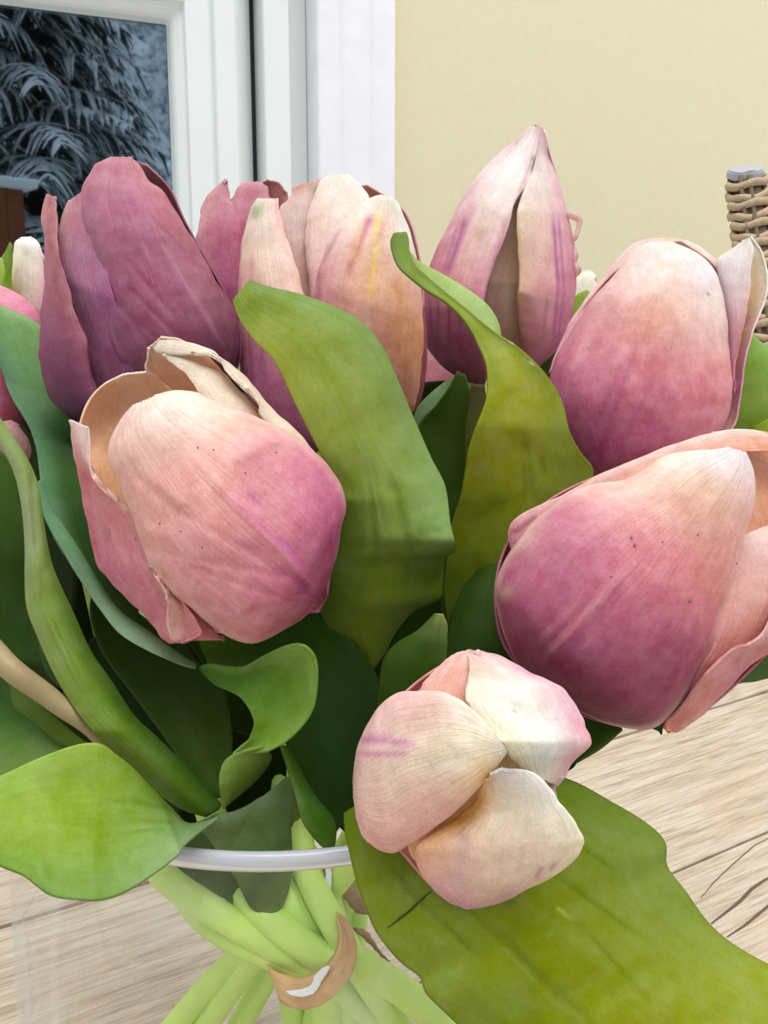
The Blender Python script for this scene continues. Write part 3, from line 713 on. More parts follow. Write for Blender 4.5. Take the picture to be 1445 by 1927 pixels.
patch('petal', T2, PETAL, [(1470, 1110, 1500, 1200), (1440, 1186, 1470, 1215), (1410, 1213, 1436, 1226), (1385, 1219, 1415, 1248), (1345, 1252, 1377, 1289), (1312, 1290, 1345, 1322), (1280, 1335, 1320, 1348), (1252, 1364, 1288, 1370), (1262, 1377, 1272, 1378)],
      [(0, 20.4, 21.2), (.6, 19.9, 20.9), (1, 20.5, 20.7)], k=.2, nu=40, nv=60, seed=15, lump=.03, rag=.8,
      cols=[(0, '#F0C8C0', '#E8AAA8', '#DE9AA0'), (.5, '#E6A8A4', '#DC9498', '#D28898'), (.85, '#DE9898', '#DC8C84', '#E8A8A0'), (1, '#E89C80', '#E8A088', '#F0BFB4')], label='outermost pink petal, lower right')
patch('petal', T2, PETAL, [(990, 1270, 1020, 1300), (945, 1200, 1100, 1345), (935, 1100, 1200, 1366), (965, 1010, 1300, 1350), (1040, 940, 1430, 1240), (1140, 892, 1530, 1120), (1250, 848, 1580, 1020), (1345, 818, 1590, 920), (1440, 822, 1540, 860)],
      [(0, 21.2, 21.2), (1, 21.9, 21.9)], k=-.6, nu=50, nv=60, seed=16, lump=.02, cols=[(0, '#A05A78'), (.5, '#CC8290'), (1, '#EBB8A4')])
SPK = simple('dark_speck', '#5A2A30', .8)
for nm, spots_ in ((T1, [(205, 1118), (372, 842), (402, 846), (520, 852), (462, 890), (300, 985), (340, 1000), (380, 1030), (255, 1015)]), (T2, [(1247, 1020), (1313, 1006), (1298, 1132), (1187, 1012), (1195, 1027), (1386, 1060), (1150, 1085)])):
    fp = [c_ for c_ in nm.children if c_.name.startswith('petal')][0]
    for a_, b_ in spots_:
        mark(fp, [(a_-1, b_-.6), (a_+1, b_+.6)], .00015, SPK, 'speck')
# ---- T3: foreground white-pink bloom seen from its tip
T3 = tulip('cream and blush tulip pointing at the viewer, lowest and nearest bloom',
           [(868, 1490, 19.3), (770, 1520, 21.0), (680, 1600, 22.8), (580, 1720, 24.6), (480, 1800, 25.2), (370, 1960, 26.2)], None)
patch('petal', T3, PETAL, [(663, 1470, 664, 1500), (668, 1425, 670, 1540), (684, 1375, 688, 1582), (711, 1332, 735, 1606), (748, 1303, 772, 1588), (792, 1300, 812, 1562), (834, 1302, 850, 1532), (872, 1320, 888, 1497), (905, 1350, 918, 1462), (935, 1385, 945, 1430), (948, 1404, 952, 1418)],
      [(0, 18.6, 18.6), (.35, 17.9, 17.9), (.7, 16.6, 16.6), (1, 16.0, 16.0)], k=.5, nu=70, nv=80, seed=21, rag=.8, lump=.03,
      cols=[(0, '#EBC4C0', '#EDC6C0', '#EAB8B4'), (.3, '#F0C8C4', '#F3D6C6', '#EDBAB4'), (.6, '#F3D8CC', '#F6E8D0', '#EFC4B8'), (.85, '#F5E4D4', '#F6E8CC', '#F2C890'), (1, '#F6F0E0')],
      streaks=[(672, 1392, 780, 1398, 6, '#CC6CB0', .75), (690, 1385, 740, 1386, 5, '#D080B8', .5), (670, 1418, 775, 1420, 5, '#CC6CB0', .65), (735, 1405, 790, 1408, 5, '#D080B8', .4)],
      creases=[(690, 1420, 900, 1400, 22, .04), (700, 1540, 760, 1570, 14, .05), (850, 1310, 870, 1340, 10, -.05)], spots=[(800, 1520, 60, '#E8A8A0', .45), (790, 1330, 50, '#EDB8B4', .5)])
patch('petal', T3, PETAL, [(788, 1300, 880, 1330), (800, 1280, 885, 1300), (822, 1258, 888, 1275), (845, 1236, 896, 1255), (866, 1226, 905, 1240), (880, 1223, 900, 1226)],
      [(0, 17.7, 16.8), (1, 18.3, 18.0)], k=.35, nu=44, nv=44, seed=22, lump=.03, rag=.8,
      cols=[(0, '#EDB8AC', '#E8A890', '#E8AC9C'), (.5, '#F0C4BC', '#EBB0A0', '#EDBCB0'), (1, '#F2CFCA')], streaks=[(815, 1285, 845, 1240, 4, '#E09A98', .4), (835, 1290, 865, 1235, 4, '#E09A98', .4)])
patch('petal', T3, PETAL, [(880, 1223, 905, 1224), (880, 1238, 950, 1238), (884, 1262, 1005, 1268), (876, 1295, 1060, 1295), (880, 1325, 1088, 1335), (905, 1360, 1103, 1368), (932, 1392, 1113, 1395), (952, 1416, 1100, 1414), (968, 1436, 1078, 1436), (985, 1450, 1062, 1462), (1010, 1462, 1050, 1480)],
      [(0, 18.3, 18.4), (.3, 16.8, 18.0), (.7, 16.2, 17.8), (1, 16.9, 17.6)], k=.42, nu=70, nv=80, seed=23, rag=1.2, lump=.05,
      cols=[(0, '#F0CCC6', '#F2D4CE', '#EFC4C8'), (.3, '#F0E0CE', '#F0E6DA', '#EBC4CA'), (.6, '#F2E8CC', '#F2EEE4', '#EBBEC6'), (.8, '#F2E8C4', '#F2F0E8', '#EAB8C0'), (1, '#F0E2B8', '#F0EAD0', '#EBBCC0')],
      creases=[(930, 1290, 1020, 1330, 14, .07), (960, 1320, 1000, 1420, 12, -.05), (1040, 1310, 1080, 1400, 14, .06), (1000, 1350, 1030, 1380, 8, .05), (900, 1300, 960, 1380, 12, .05)],
      streaks=[(965, 1250, 1010, 1272, 6, '#DC90B8', .5), (1085, 1345, 1110, 1400, 9, '#E8A8B4', .6)], spots=[(967, 1338, 4, '#A89080', .7), (1045, 1352, 3, '#A89080', .6), (890, 1260, 22, '#EAB0A4', .4)])
patch('petal', T3, PETAL, [(1035, 1455, 1062, 1462), (1030, 1475, 1046, 1480), (1030, 1500, 1048, 1500), (1032, 1530, 1044, 1520)], 17.5, k=.3, nu=20, nv=24, seed=27, lump=.01, cols=[(0, '#F4E4E0'), (1, '#EDB8B8')])
patch('petal', T3, PETAL, [(918, 1462, 950, 1444), (905, 1478, 1000, 1452), (892, 1505, 1035, 1482), (862, 1535, 1055, 1512), (822, 1560, 1078, 1540), (785, 1590, 1096, 1572), (780, 1612, 1097, 1590), (790, 1640, 1078, 1622), (812, 1672, 1040, 1650), (848, 1700, 990, 1675), (880, 1712, 940, 1704)],
      [(0, 16.2, 16.1), (.3, 17.3, 16.6), (.7, 17.8, 17.4), (1, 18.2, 18.2)], k=.42, nu=80, nv=80, seed=24, rag=.8, lump=.035,
      cols=[(0, '#F0CDAC', '#F6EFEA', '#F7F2F2'), (.3, '#EFB868', '#F5E6D0', '#F6F0E4'), (.5, '#EDB890', '#F4DFC8', '#F6EBD2'), (.75, '#E6B2B6', '#F2D4C4', '#F4E0CC'), (1, '#E4B0BC', '#E8B8B8', '#E6B0B4')],
      streaks=[(900, 1500, 830, 1560, 16, '#E8A860', .75), (875, 1560, 860, 1680, 16, '#EAC4C8', .5), (1020, 1630, 1008, 1655, 5, '#CC78A0', .6), (1045, 1620, 1035, 1640, 5, '#CC78A0', .5)],
      creases=[(905, 1490, 850, 1580, 16, -.12), (870, 1560, 865, 1690, 12, -.06), (930, 1470, 900, 1640, 26, .06), (890, 1600, 930, 1680, 14, .04)])
patch('petal', T3, PETAL, [(670, 1440, 690, 1580), (760, 1310, 745, 1590), (865, 1240, 830, 1680), (930, 1245, 900, 1700), (1010, 1310, 980, 1650), (1040, 1360, 1035, 1600)],
      [(0, 18.7, 18.7), (.5, 18.4, 18.4), (1, 18.4, 18.4)], k=-.35, nu=50, nv=50, seed=25, lump=.02, cols=[(0, '#E8A8A4'), (1, '#E8A8A4')])

patch('petal', T3, PETAL, [(800, 1330, 900, 1240), (770, 1450, 1010, 1300), (780, 1530, 1045, 1400), (768, 1598, 1045, 1490), (800, 1640, 1040, 1540)], [(0, 17.9, 17.6), (.5, 17.6, 17.5), (1, 18.3, 18.0)], k=.12, nu=40, nv=40, seed=28, lump=.02,
      cols=[(0, '#F0D0C0'), (.5, '#F0C080', '#F4DCA8', '#F6EEDC'), (1, '#EDBC90', '#F0D0B0', '#F4E4D4')], label='orange-tinged inner petal')
# ---- T4: dark mauve tulip upper left
T4 = tulip('dark mauve tulip at upper left in front of the window pane',
           [(235, 800, 25.6), (300, 1200, 25.6), (420, 1600, 24.4), (470, 1695, 23.2), (600, 1795, 23.0), (680, 1815, 23.2), (840, 1945, 24.3)], None, radius=.0041)
A4 = [(206, 294, 248, 294), (184, 304, 264, 312), (172, 322, 282, 340), (155, 348, 304, 358), (147, 388, 330, 395), (152, 440, 358, 440), (166, 500, 385, 488), (172, 550, 412, 535), (178, 600, 435, 576), (192, 645, 450, 620), (212, 690, 450, 665), (240, 735, 432, 715), (275, 772, 395, 762), (305, 796, 350, 796)]
patch('petal', T4, PETAL, A4, [(0, 25.4, 25.4), (1, 25.6, 25.6)], k=.68, nu=90, nv=110, seed=31, rag=1.6, lump=.05,
      cols=[(0, '#CC9298', '#C88C98', '#C88A92'), (.2, '#B87C92', '#BC7890', '#B8747E'), (.5, '#985C74', '#98546C', '#945868'), (.8, '#6E3C54', '#6C3850', '#543042'), (1, '#502A3C', '#442434', '#381C2C')],
      streaks=[(290, 430, 420, 650, 5, '#C08098', .6), (210, 360, 330, 640, 14, '#A8687C', .3), (160, 400, 180, 560, 10, '#B48AA0', .5), (250, 300, 330, 380, 7, '#D09A9C', .5)],
      creases=[(166, 505, 178, 600, 12, .16), (172, 430, 160, 520, 10, -.1), (220, 330, 300, 440, 26, .05), (230, 480, 330, 600, 6, -.04), (240, 540, 340, 640, 5, -.04), (215, 560, 300, 680, 6, -.04), (300, 430, 420, 640, 5, .04), (190, 610, 235, 690, 9, .1), (260, 460, 300, 520, 8, .04), (250, 600, 360, 690, 5, -.03), (275, 400, 350, 480, 5, -.03)])
patch('petal', T4, PETAL, [(130, 378, 158, 358), (120, 392, 178, 380), (113, 420, 190, 430), (108, 470, 200, 500), (118, 520, 215, 560), (135, 580, 235, 620), (155, 640, 260, 690), (165, 700, 290, 740), (180, 760, 300, 780), (230, 796, 300, 796)],
      [(0, 25.4, 25.2), (.4, 25.1, 24.5), (1, 25.5, 25.0)], k=.18, nu=50, nv=70, seed=32, rag=1, lump=.06,
      cols=[(0, '#DCA8A8', '#C88C98', '#B87C90'), (.4, '#B47C94', '#A86C8C', '#A06488'), (.7, '#A46884', '#8E5074', '#804468'), (1, '#5C2E4C')], streaks=[(125, 385, 115, 440, 5, '#E0B4B0', .7), (120, 520, 160, 640, 5, '#C88C9C', .6)])
patch('petal', T4, PETAL, [(86, 364, 103, 370), (81, 384, 105, 392), (77, 408, 109, 412), (81, 440, 106, 440), (83, 480, 110, 478), (82, 530, 124, 525), (77, 580, 142, 588), (73, 630, 162, 640), (74, 680, 172, 700), (84, 728, 190, 755), (108, 768, 205, 785), (140, 792, 225, 798)],
      [(0, 25.2, 25.0), (.5, 25.4, 24.6), (1, 25.6, 25.1)], k=.6, nu=50, nv=80, seed=33, rag=1.6, lump=.04, bmul=[(0, .4), (.3, .5), (.6, 1), (1, 1)],
      cols=[(0, '#E0A8A4', '#D8969C', '#DCA0A0'), (.3, '#BC7C8C', '#B8747E', '#C4848C'), (.6, '#8E5470', '#8C4C66', '#A86878'), (.85, '#6E3C58', '#5E304C', '#703C5C'), (1, '#3E2038')],
      creases=[(95, 375, 98, 450, 6, -.08), (110, 450, 150, 600, 5, .06)], label='narrow left petal with a pinched pink tip')
patch('petal', T4, PETAL, [(250, 300, 275, 312), (230, 340, 318, 356), (200, 400, 345, 415), (140, 470, 375, 470), (110, 560, 430, 570), (85, 640, 450, 640), (95, 710, 440, 700), (140, 770, 380, 770), (200, 798, 320, 798)],
      [(0, 25.6, 25.6), (1, 25.8, 25.8)], k=-.6, nu=50, nv=60, seed=34, cols=[(0, '#C08490'), (.5, '#8E5474'), (1, '#4A2640')])

# ---- T5: cream and rose group centre back
T5 = tulip('cream-topped rose tulip with petals splayed open, behind the big centre leaf',
           [(615, 815, 27.5), (640, 1250, 26.8), (530, 1600, 24.6), (545, 1690, 23.5), (605, 1800, 23.7), (620, 2000, 25.4)], None, radius=.0041)
patch('petal', T5, PETAL, [(484, 374, 522, 374), (470, 390, 524, 392), (463, 420, 532, 425), (456, 450, 543, 455), (450, 490, 556, 498), (448, 540, 572, 552), (449, 600, 590, 610), (450, 660, 605, 670), (454, 715, 615, 725), (474, 775, 630, 780), (520, 825, 640, 825), (570, 850, 620, 850)],
      [(0, 26.6, 26.4), (.5, 26.2, 25.6), (1, 26.5, 26.5)], k=.5, nu=60, nv=80, seed=41, rag=1.2, lump=.03,
      cols=[(0, '#F2E6DA', '#F4E6D8', '#EFC8BC'), (.25, '#EAC4B4', '#F2D8C6', '#F3D4C6'), (.45, '#DE9CA0', '#E6B0AC', '#F0BFB4'), (.65, '#B86E92', '#C47C98', '#DA98A0'), (1, '#7C3E68', '#8A4670', '#984E74')],
      streaks=[(475, 480, 470, 560, 6, '#D08C98', .5), (490, 640, 500, 760, 5, '#A05484', .5), (470, 640, 480, 740, 5, '#A05484', .4)], spots=[(483, 392, 13, '#A8B084', .7), (480, 405, 8, '#94A070', .6), (550, 470, 20, '#F4D8CC', .4)],
      creases=[(510, 400, 545, 540, 12, .04)])
patch('petal', T5, PETAL, [(552, 350, 612, 334), (545, 372, 602, 352), (528, 388, 598, 378), (524, 420, 592, 420), (530, 460, 590, 470), (545, 510, 592, 520), (562, 560, 605, 570)],
      [(0, 27.4, 27.2), (1, 26.6, 26.6)], k=.25, nu=40, nv=50, seed=42, rag=1.4, lump=.03,
      cols=[(0, '#E4B4AC', '#E8BCB4', '#E8C0B8'), (.3, '#EFD4CC', '#EFD8D0', '#E8CCC0'), (.7, '#EBC8BC', '#E8C0B4', '#DCA89C'), (1, '#E0A8A0')], spots=[(592, 357, 10, '#A8B07C', .7)], streaks=[(548, 352, 600, 335, 6, '#D8948C', .6)])
patch('petal', T5, PETAL, [(618, 331, 655, 328), (604, 338, 672, 340), (594, 362, 690, 362), (582, 392, 702, 392), (575, 425, 706, 425), (574, 470, 706, 470), (580, 520, 700, 520), (585, 570, 690, 575)],
      [(0, 27.2, 27.2), (1, 26.2, 26.2)], k=.45, nu=60, nv=60, seed=43, rag=.7, lump=.03,
      cols=[(0, '#F4E6DC'), (.35, '#F0D2C8', '#F4E2D4', '#F4E4D8'), (.7, '#EDC6BC', '#F0CEC0', '#EFCCC0'), (1, '#E4ACA8', '#E8B4B0', '#E8B0A8')])
patch('petal', T5, PETAL, [(716, 366, 736, 367), (700, 370, 748, 380), (678, 386, 760, 405), (655, 405, 772, 440), (632, 432, 784, 485), (614, 465, 791, 530), (600, 505, 795, 580), (592, 555, 797, 620), (592, 610, 796, 660), (610, 680, 790, 715), (660, 745, 782, 760), (720, 785, 776, 774)],
      [(0, 26.0, 26.0), (.5, 25.9, 26.1), (1, 26.5, 26.5)], k=.6, nu=80, nv=90, seed=44, rag=.8, lump=.025,
      cols=[(0, '#F2EEE6', '#F2E8D8', '#F0E8E0'), (.2, '#EDDCD4', '#EFCCB4', '#F0E8E0'), (.4, '#E4B0B0', '#EFC0A0', '#E8B8A4'), (.6, '#DE9CA4', '#E4A898', '#DCA078'), (.85, '#D08890', '#D8949A', '#D49A80'), (1, '#BC6C78', '#C87880', '#C88074')],
      streaks=[(712, 400, 708, 480, 6, '#F6E088', .8), (708, 470, 695, 570, 6, '#F2CC78', .8), (695, 560, 688, 640, 6, '#F4D0C4', .6), (700, 405, 650, 520, 6, '#D07C94', .7), (725, 420, 700, 470, 5, '#DC9CA8', .5), (700, 400, 660, 470, 7, '#C87090', .5),
               (600, 500, 598, 600, 6, '#B46C84', .6), (640, 430, 605, 500, 4, '#B87890', .5), (750, 500, 755, 700, 20, '#DA9C68', .5), (680, 420, 660, 500, 7, '#F2CC98', .6)],
      creases=[(716, 390, 690, 600, 8, .06), (700, 410, 655, 540, 9, -.06), (660, 470, 620, 560, 12, .03)], spots=[(735, 385, 14, '#C4CCAC', .5), (663, 400, 14, '#CCD0B8', .5)])
for i in range(16):
    pass
patch('petal', T5, PETAL, [(770, 560, 799, 575), (768, 620, 804, 640), (765, 680, 802, 700), (762, 730, 794, 745), (762, 768, 782, 775)], [(0, 26.5, 26.8), (1, 26.5, 26.7)], k=.25, nu=30, nv=36, seed=45, lump=.02,
      cols=[(0, '#A05A64'), (1, '#8C444C')], label='dark red petal edge behind the right petal')
patch('petal', T5, PETAL, [(560, 352, 690, 350), (530, 400, 760, 400), (470, 470, 788, 490), (460, 560, 795, 580), (462, 650, 790, 660), (510, 740, 770, 740), (570, 798, 740, 790)],
      [(0, 27.4, 27.4), (1, 26.9, 26.9)], k=-.6, nu=50, nv=50, seed=46, cols=[(0, '#EDC8B8'), (.5, '#D89098'), (1, '#8C4C6C')])

# ---- T6: mauve-pink behind
T6 = tulip('mauve-pink tulip with ragged torn tips between the dark and the cream blooms',
           [(440, 690, 30.6), (500, 1200, 27.8), (545, 1560, 24.8), (575, 1610, 24.4), (625, 1720, 23.9), (640, 1830, 24.3), (665, 1990, 25.6)], None)
patch('petal', T6, PETAL, [(422, 341, 427, 340), (406, 352, 430, 356), (390, 368, 433, 374), (380, 395, 440, 385), (373, 430, 455, 430), (370, 480, 465, 490), (375, 540, 470, 550), (395, 600, 475, 610), (420, 650, 475, 660)],
      30.0, k=.55, nu=50, nv=60, seed=51, rag=1.8, lump=.06, cols=[(0, '#E4B4B4', '#DCA4A8', '#E0A8AC'), (.35, '#D898A4', '#CC8094', '#C87890'), (.65, '#BC7890', '#A85C7C', '#A05878'), (1, '#7C4464')])
patch('petal', T6, PETAL, [(462, 341, 490, 341), (445, 358, 502, 352), (435, 380, 510, 375), (430, 410, 520, 410), (436, 450, 525, 450), (448, 500, 528, 500), (450, 560, 520, 560)],
      30.2, k=.3, nu=40, nv=50, seed=52, rag=1.8, lump=.06, cols=[(0, '#E4B0B4', '#DCA0AC', '#E0A8B0'), (.4, '#CC8098', '#C87890', '#D08C9C'), (.8, '#C4788C', '#B86880', '#B06880'), (1, '#904C6C')], creases=[(432, 390, 450, 470, 8, .1)])
patch('petal', T6, PETAL, [(496, 343, 502, 340), (492, 356, 522, 346), (493, 368, 535, 360), (505, 380, 538, 374), (512, 400, 532, 400), (515, 440, 530, 440)],
      [(0, 30.3, 30.2), (1, 30.6, 30.4)], k=-.3, nu=30, nv=36, seed=53, rag=1.2, lump=.04, cols=[(0, '#D89C98', '#DCA49C', '#DCA4A4'), (.5, '#C88480', '#C07C78', '#D094 94'.replace(' ', '')), (1, '#A86470')])
patch('petal', T6, PETAL, [(400, 375, 530, 370), (378, 430, 532, 430), (374, 500, 530, 500), (385, 570, 520, 580), (420, 660, 480, 660)], 30.4, k=-.6, nu=30, nv=30, seed=54, cols=[(0, '#C88490'), (1, '#7C4464')])

# ---- T7: tall pointed bud
T7 = tulip('tallest pointed pink and white striped tulip before the cream wall',
           [(897, 722, 30.4), (893, 800, 30.2), (810, 1300, 28.8), (640, 1620, 27.2), (555, 1790, 26.6), (560, 1990, 27.4)], [.0046, .0042], radius=.0040)
patch('petal', T7, PETAL, [(975, 380, 995, 345), (955, 420, 1000, 420), (930, 490, 1000, 490), (910, 560, 1000, 560), (905, 640, 1000, 640), (905, 700, 990, 700)],
      [(0, 29.2, 29.2), (.5, 29.1, 29.1), (1, 30.2, 30.2)], k=.05, nu=40, nv=60, seed=61, lump=.03,
      cols=[(0, '#EFE0C8', '#EDD2B8', '#EFD8C4'), (.5, '#E8C8BC', '#EAC8A8', '#DCB48C'), (1, '#C88888', '#D8A898', '#C48878')], streaks=[(955, 520, 952, 620, 7, '#EFE2CC', .6)])
patch('petal', T7, PETAL, [(1000, 238, 1012, 235), (984, 250, 1016, 248), (962, 270, 1013, 275), (935, 292, 1004, 310), (905, 322, 994, 345), (878, 358, 972, 378), (855, 400, 962, 410), (835, 440, 950, 450), (815, 485, 932, 495), (800, 530, 918, 535), (793, 575, 912, 570), (794, 620, 912, 620), (805, 655, 915, 668), (828, 685, 918, 702), (860, 710, 916, 716), (885, 722, 912, 724)],
      [(0, 29.8, 29.5), (.35, 29.8, 28.5), (.7, 29.8, 28.1), (1, 30.2, 29.8)], k=.5, nu=70, nv=100, seed=62, rag=.8, lump=.03,
      cols=[(0, '#EAC0C0', '#F2E8E4', '#EAC4C4'), (.2, '#EFDCDA', '#F4EFEA', '#F2EAE2'), (.4, '#E4B0B8', '#EDCFC4', '#F0D8D0'), (.6, '#CC8098', '#E0A8A8', '#DCA0A8'), (.8, '#8E4A70', '#A86080', '#B87088'), (1, '#5A2A44', '#6C3450', '#703854')],
      streaks=[(880, 400, 840, 520, 5, '#B4589C', .7), (862, 420, 832, 520, 4, '#B868A0', .6), (895, 380, 850, 500, 4, '#C478A8', .4), (825, 560, 822, 660, 3, '#7C3C68', .6), (845, 560, 845, 670, 3, '#8C4470', .6), (865, 570, 868, 690, 3, '#8C4470', .5), (808, 560, 812, 640, 3, '#7C3C68', .6),
               (958, 400, 915, 530, 6, '#D88CA4', .6), (1002, 300, 975, 370, 5, '#D8909C', .5)],
      spots=[(1002, 298, 3.5, '#4A3A30', .9), (1004, 325, 3, '#5A4A3A', .8), (998, 318, 5, '#B8B090', .5), (972, 268, 4, '#A89080', .5)], creases=[(960, 300, 900, 450, 14, .05)])
patch('petal', T7, PETAL, [(1004, 236, 1020, 240), (1006, 262, 1028, 262), (1008, 290, 1032, 290), (1003, 318, 1042, 318), (988, 350, 1054, 350), (976, 385, 1064, 385), (971, 420, 1073, 422), (974, 465, 1081, 475), (976, 515, 1084, 530), (974, 560, 1078, 585), (976, 610, 1064, 632), (982, 650, 1040, 668), (990, 690, 1014, 692)],
      [(0, 29.6, 29.8), (.35, 28.4, 29.7), (.7, 28.2, 29.8), (1, 29.6, 29.8)], k=.5, nu=60, nv=100, seed=63, rag=.8, lump=.03,
      cols=[(0, '#E0B4BC', '#EDD0CC', '#D898A4'), (.2, '#F0E6DC', '#F2E4DC', '#E8C0C4'), (.4, '#EFD8C0', '#EFD0C4', '#E4ACB8'), (.6, '#E4BCA4', '#E8B8B4', '#D890A4'), (.8, '#DCA4A0', '#DC9CA8', '#C0708C'), (1, '#A86474', '#A8607C', '#98506C')],
      streaks=[(1040, 395, 1052, 560, 3.5, '#B85CA4', .8), (1050, 400, 1062, 550, 3, '#B85CA4', .6), (1050, 540, 1040, 650, 3.5, '#A05090', .6), (1062, 540, 1050, 640, 3, '#A05090', .5), (1030, 560, 1022, 640, 3, '#B46890', .5), (975, 400, 976, 600, 6, '#E8CC9C', .6)])
patch('petal', T7, PETAL, [(1000, 240, 1022, 244), (940, 300, 1036, 300), (870, 385, 1060, 385), (822, 480, 1080, 480), (800, 570, 1076, 580), (810, 640, 1055, 640), (860, 705, 1010, 690)], 30.0, k=-.6, nu=40, nv=50, seed=64, cols=[(0, '#F0E0DC'), (.5, '#D898A4'), (1, '#6C3450')])
ICE = bpy.data.materials.new('thawing_drop'); ICE.use_nodes = True
bb = ICE.node_tree.nodes['Principled BSDF']; bb.inputs['Base Color'].default_value = lin4('#F0CDC8'); bb.inputs['Roughness'].default_value = .12
bb.inputs['Transmission Weight'].default_value = .55; bb.inputs['IOR'].default_value = 1.33
tube('torn_curl', [P(1066, 405, 29.6), P(1078, 406, 29.5), P(1090, 414, 29.5), P(1088, 430, 29.5), P(1083, 446, 29.5), P(1078, 455, 29.6)], [.0009, .0013, .0011, .0008, .0008, .0004], ICE, T7, seg=8, res=6)['label'] = 'translucent pink torn curl on the right flank'
tube('torn_curl', [P(1078, 462, 29.7), P(1083, 480, 29.6), P(1081, 495, 29.6), P(1087, 508, 29.6), P(1084, 520, 29.7)], [.0004, .0010, .0008, .0013, .0004], ICE, T7, seg=8, res=6)

# ---- T8: right, pink with cream crown
T8 = tulip('broad pink tulip with cream crown and one flared petal, upper right',
           [(1120, 890, 26.2), (960, 1300, 26.0), (720, 1600, 26.2), (560, 1750, 26.0), (440, 1950, 26.8)], None)
patch('petal', T8, PETAL, [(1222, 454, 1262, 453), (1196, 466, 1292, 466), (1176, 488, 1328, 488), (1152, 520, 1350, 520), (1118, 558, 1362, 556), (1088, 600, 1368, 600), (1062, 645, 1372, 650), (1040, 690, 1378, 700), (1032, 735, 1378, 750), (1045, 790, 1365, 800), (1072, 845, 1330, 850), (1115, 890, 1270, 900), (1160, 920, 1230, 922)],
      25.6, k=.6, nu=90, nv=100, seed=71, rag=1.0, lump=.045,
      cols=[(0, '#EDDCD8', '#F0E6E0', '#F0DCD4'), (.18, '#EFD0C8', '#F0DACC', '#F2E4E0'), (.32, '#DC9CA4', '#E4AC9C', '#F0D8D0'), (.5, '#CC7C94', '#D48A90', '#E8A8A4'), (.75, '#BC6490', '#CC7894', '#D88898'), (1, '#98487A', '#A8507C', '#B85C80')],
      streaks=[(1200, 640, 1120, 870, 6, '#A84C84', .45), (1235, 700, 1150, 880, 5, '#B05890', .4), (1170, 640, 1080, 820, 7, '#D890A4', .35), (1260, 710, 1190, 870, 5, '#B86090', .3), (1155, 560, 1070, 700, 10, '#E8B4B0', .4), (1180, 660, 1105, 840, 5, '#B05888', .4)],
      creases=[(1225, 620, 1120, 870, 7, -.04), (1190, 640, 1100, 830, 9, .04), (1330, 500, 1360, 560, 12, .05), (1250, 700, 1180, 880, 8, -.03), (1290, 620, 1350, 700, 30, .05), (1160, 600, 1240, 540, 20, .05), (1300, 780, 1350, 760, 10, -.04)],
      spots=[(1330, 740, 40, '#CC6C80', .5), (1332, 553, 3, '#8A5A50', .8), (1335, 510, 30, '#F0E4EA', .6), (1108, 657, 2.5, '#5A2A30', .8)])
patch('petal', T8, PETAL, [(1225, 447, 1262, 446), (1204, 453, 1290, 452), (1178, 468, 1316, 464), (1150, 500, 1348, 490), (1125, 532, 1362, 530), (1098, 566, 1368, 580), (1068, 612, 1372, 650), (1046, 662, 1378, 700), (1030, 700, 1378, 740)],
      [(0, 26.2, 26.2), (1, 25.9, 25.9)], k=.15, nu=60, nv=60, seed=72, rag=.9, lump=.03,
      cols=[(0, '#F0D8D2', '#F2D6BC', '#F0D8CC'), (.5, '#EBC0BC', '#ECC4A4', '#F0D4CC'), (1, '#D890A0', '#D8949C', '#E0A4A8')], streaks=[(1168, 510, 1140, 548, 6, '#E0A070', .8)])
patch('petal', T8, PETAL, [(1396, 456, 1410, 447), (1372, 472, 1418, 466), (1350, 488, 1414, 500), (1352, 530, 1412, 540), (1362, 580, 1406, 580), (1370, 630, 1396, 630), (1374, 690, 1384, 690), (1376, 740, 1384, 740)],
      [(0, 25.9, 25.8), (.5, 25.8, 25.5), (1, 25.5, 25.4)], k=.35, nu=36, nv=60, seed=73, rag=.8, lump=.03,
      cols=[(0, '#F2EAE4'), (.3, '#EFDCDC', '#F0E0E0', '#EFD8D0'), (.6, '#E4B0BC', '#E8B4BC', '#E0A09C'), (1, '#D890A8')])
patch('petal', T8, PETAL, [(1398, 452, 1412, 446), (1402, 470, 1430, 474), (1408, 510, 1441, 515), (1406, 550, 1441, 548), (1398, 600, 1428, 590), (1388, 640, 1412, 630), (1380, 690, 1398, 690), (1376, 745, 1392, 740), (1366, 790, 1384, 786), (1355, 812, 1374, 810)],
      [(0, 25.9, 26.0), (.4, 26.1, 25.6), (1, 25.7, 25.6)], k=-.3, nu=36, nv=70, seed=74, rag=.7, lump=.02,
      cols=[(0, '#F4EFE0', '#F2E4C4', '#F6F0E2'), (.35, '#F0C898', '#EFD0A0', '#F4E6D8'), (.6, '#DC9084', '#E8B094', '#E8B4C0'), (.8, '#C87078', '#DE9AB0', '#DE9CB4'), (1, '#E8B4B4', '#EBC0BC', '#EDC4C0')], label='flared right petal with cream inside and pink margin')
patch('petal', T8, PETAL, [(1370, 805, 1385, 800), (1374, 760, 1390, 745), (1372, 700, 1396, 690), (1384, 640, 1414, 622), (1398, 600, 1432, 572)], [(0, 25.9, 25.8), (1, 26.2, 25.8)], k=.2, nu=20, nv=40, seed=76, lump=.01, cols=[(0, '#EDC4C0'), (.5, '#DE9CB4'), (1, '#E4ACBC')])
patch('petal', T8, PETAL, [(1235, 455, 1280, 455), (1150, 520, 1350, 510), (1080, 610, 1380, 600), (1045, 700, 1385, 700), (1060, 800, 1375, 800), (1160, 915, 1240, 915)], 25.9, k=-.6, nu=40, nv=50, seed=75, cols=[(0, '#F0D0BC'), (.5, '#D88C98'), (1, '#984870')])

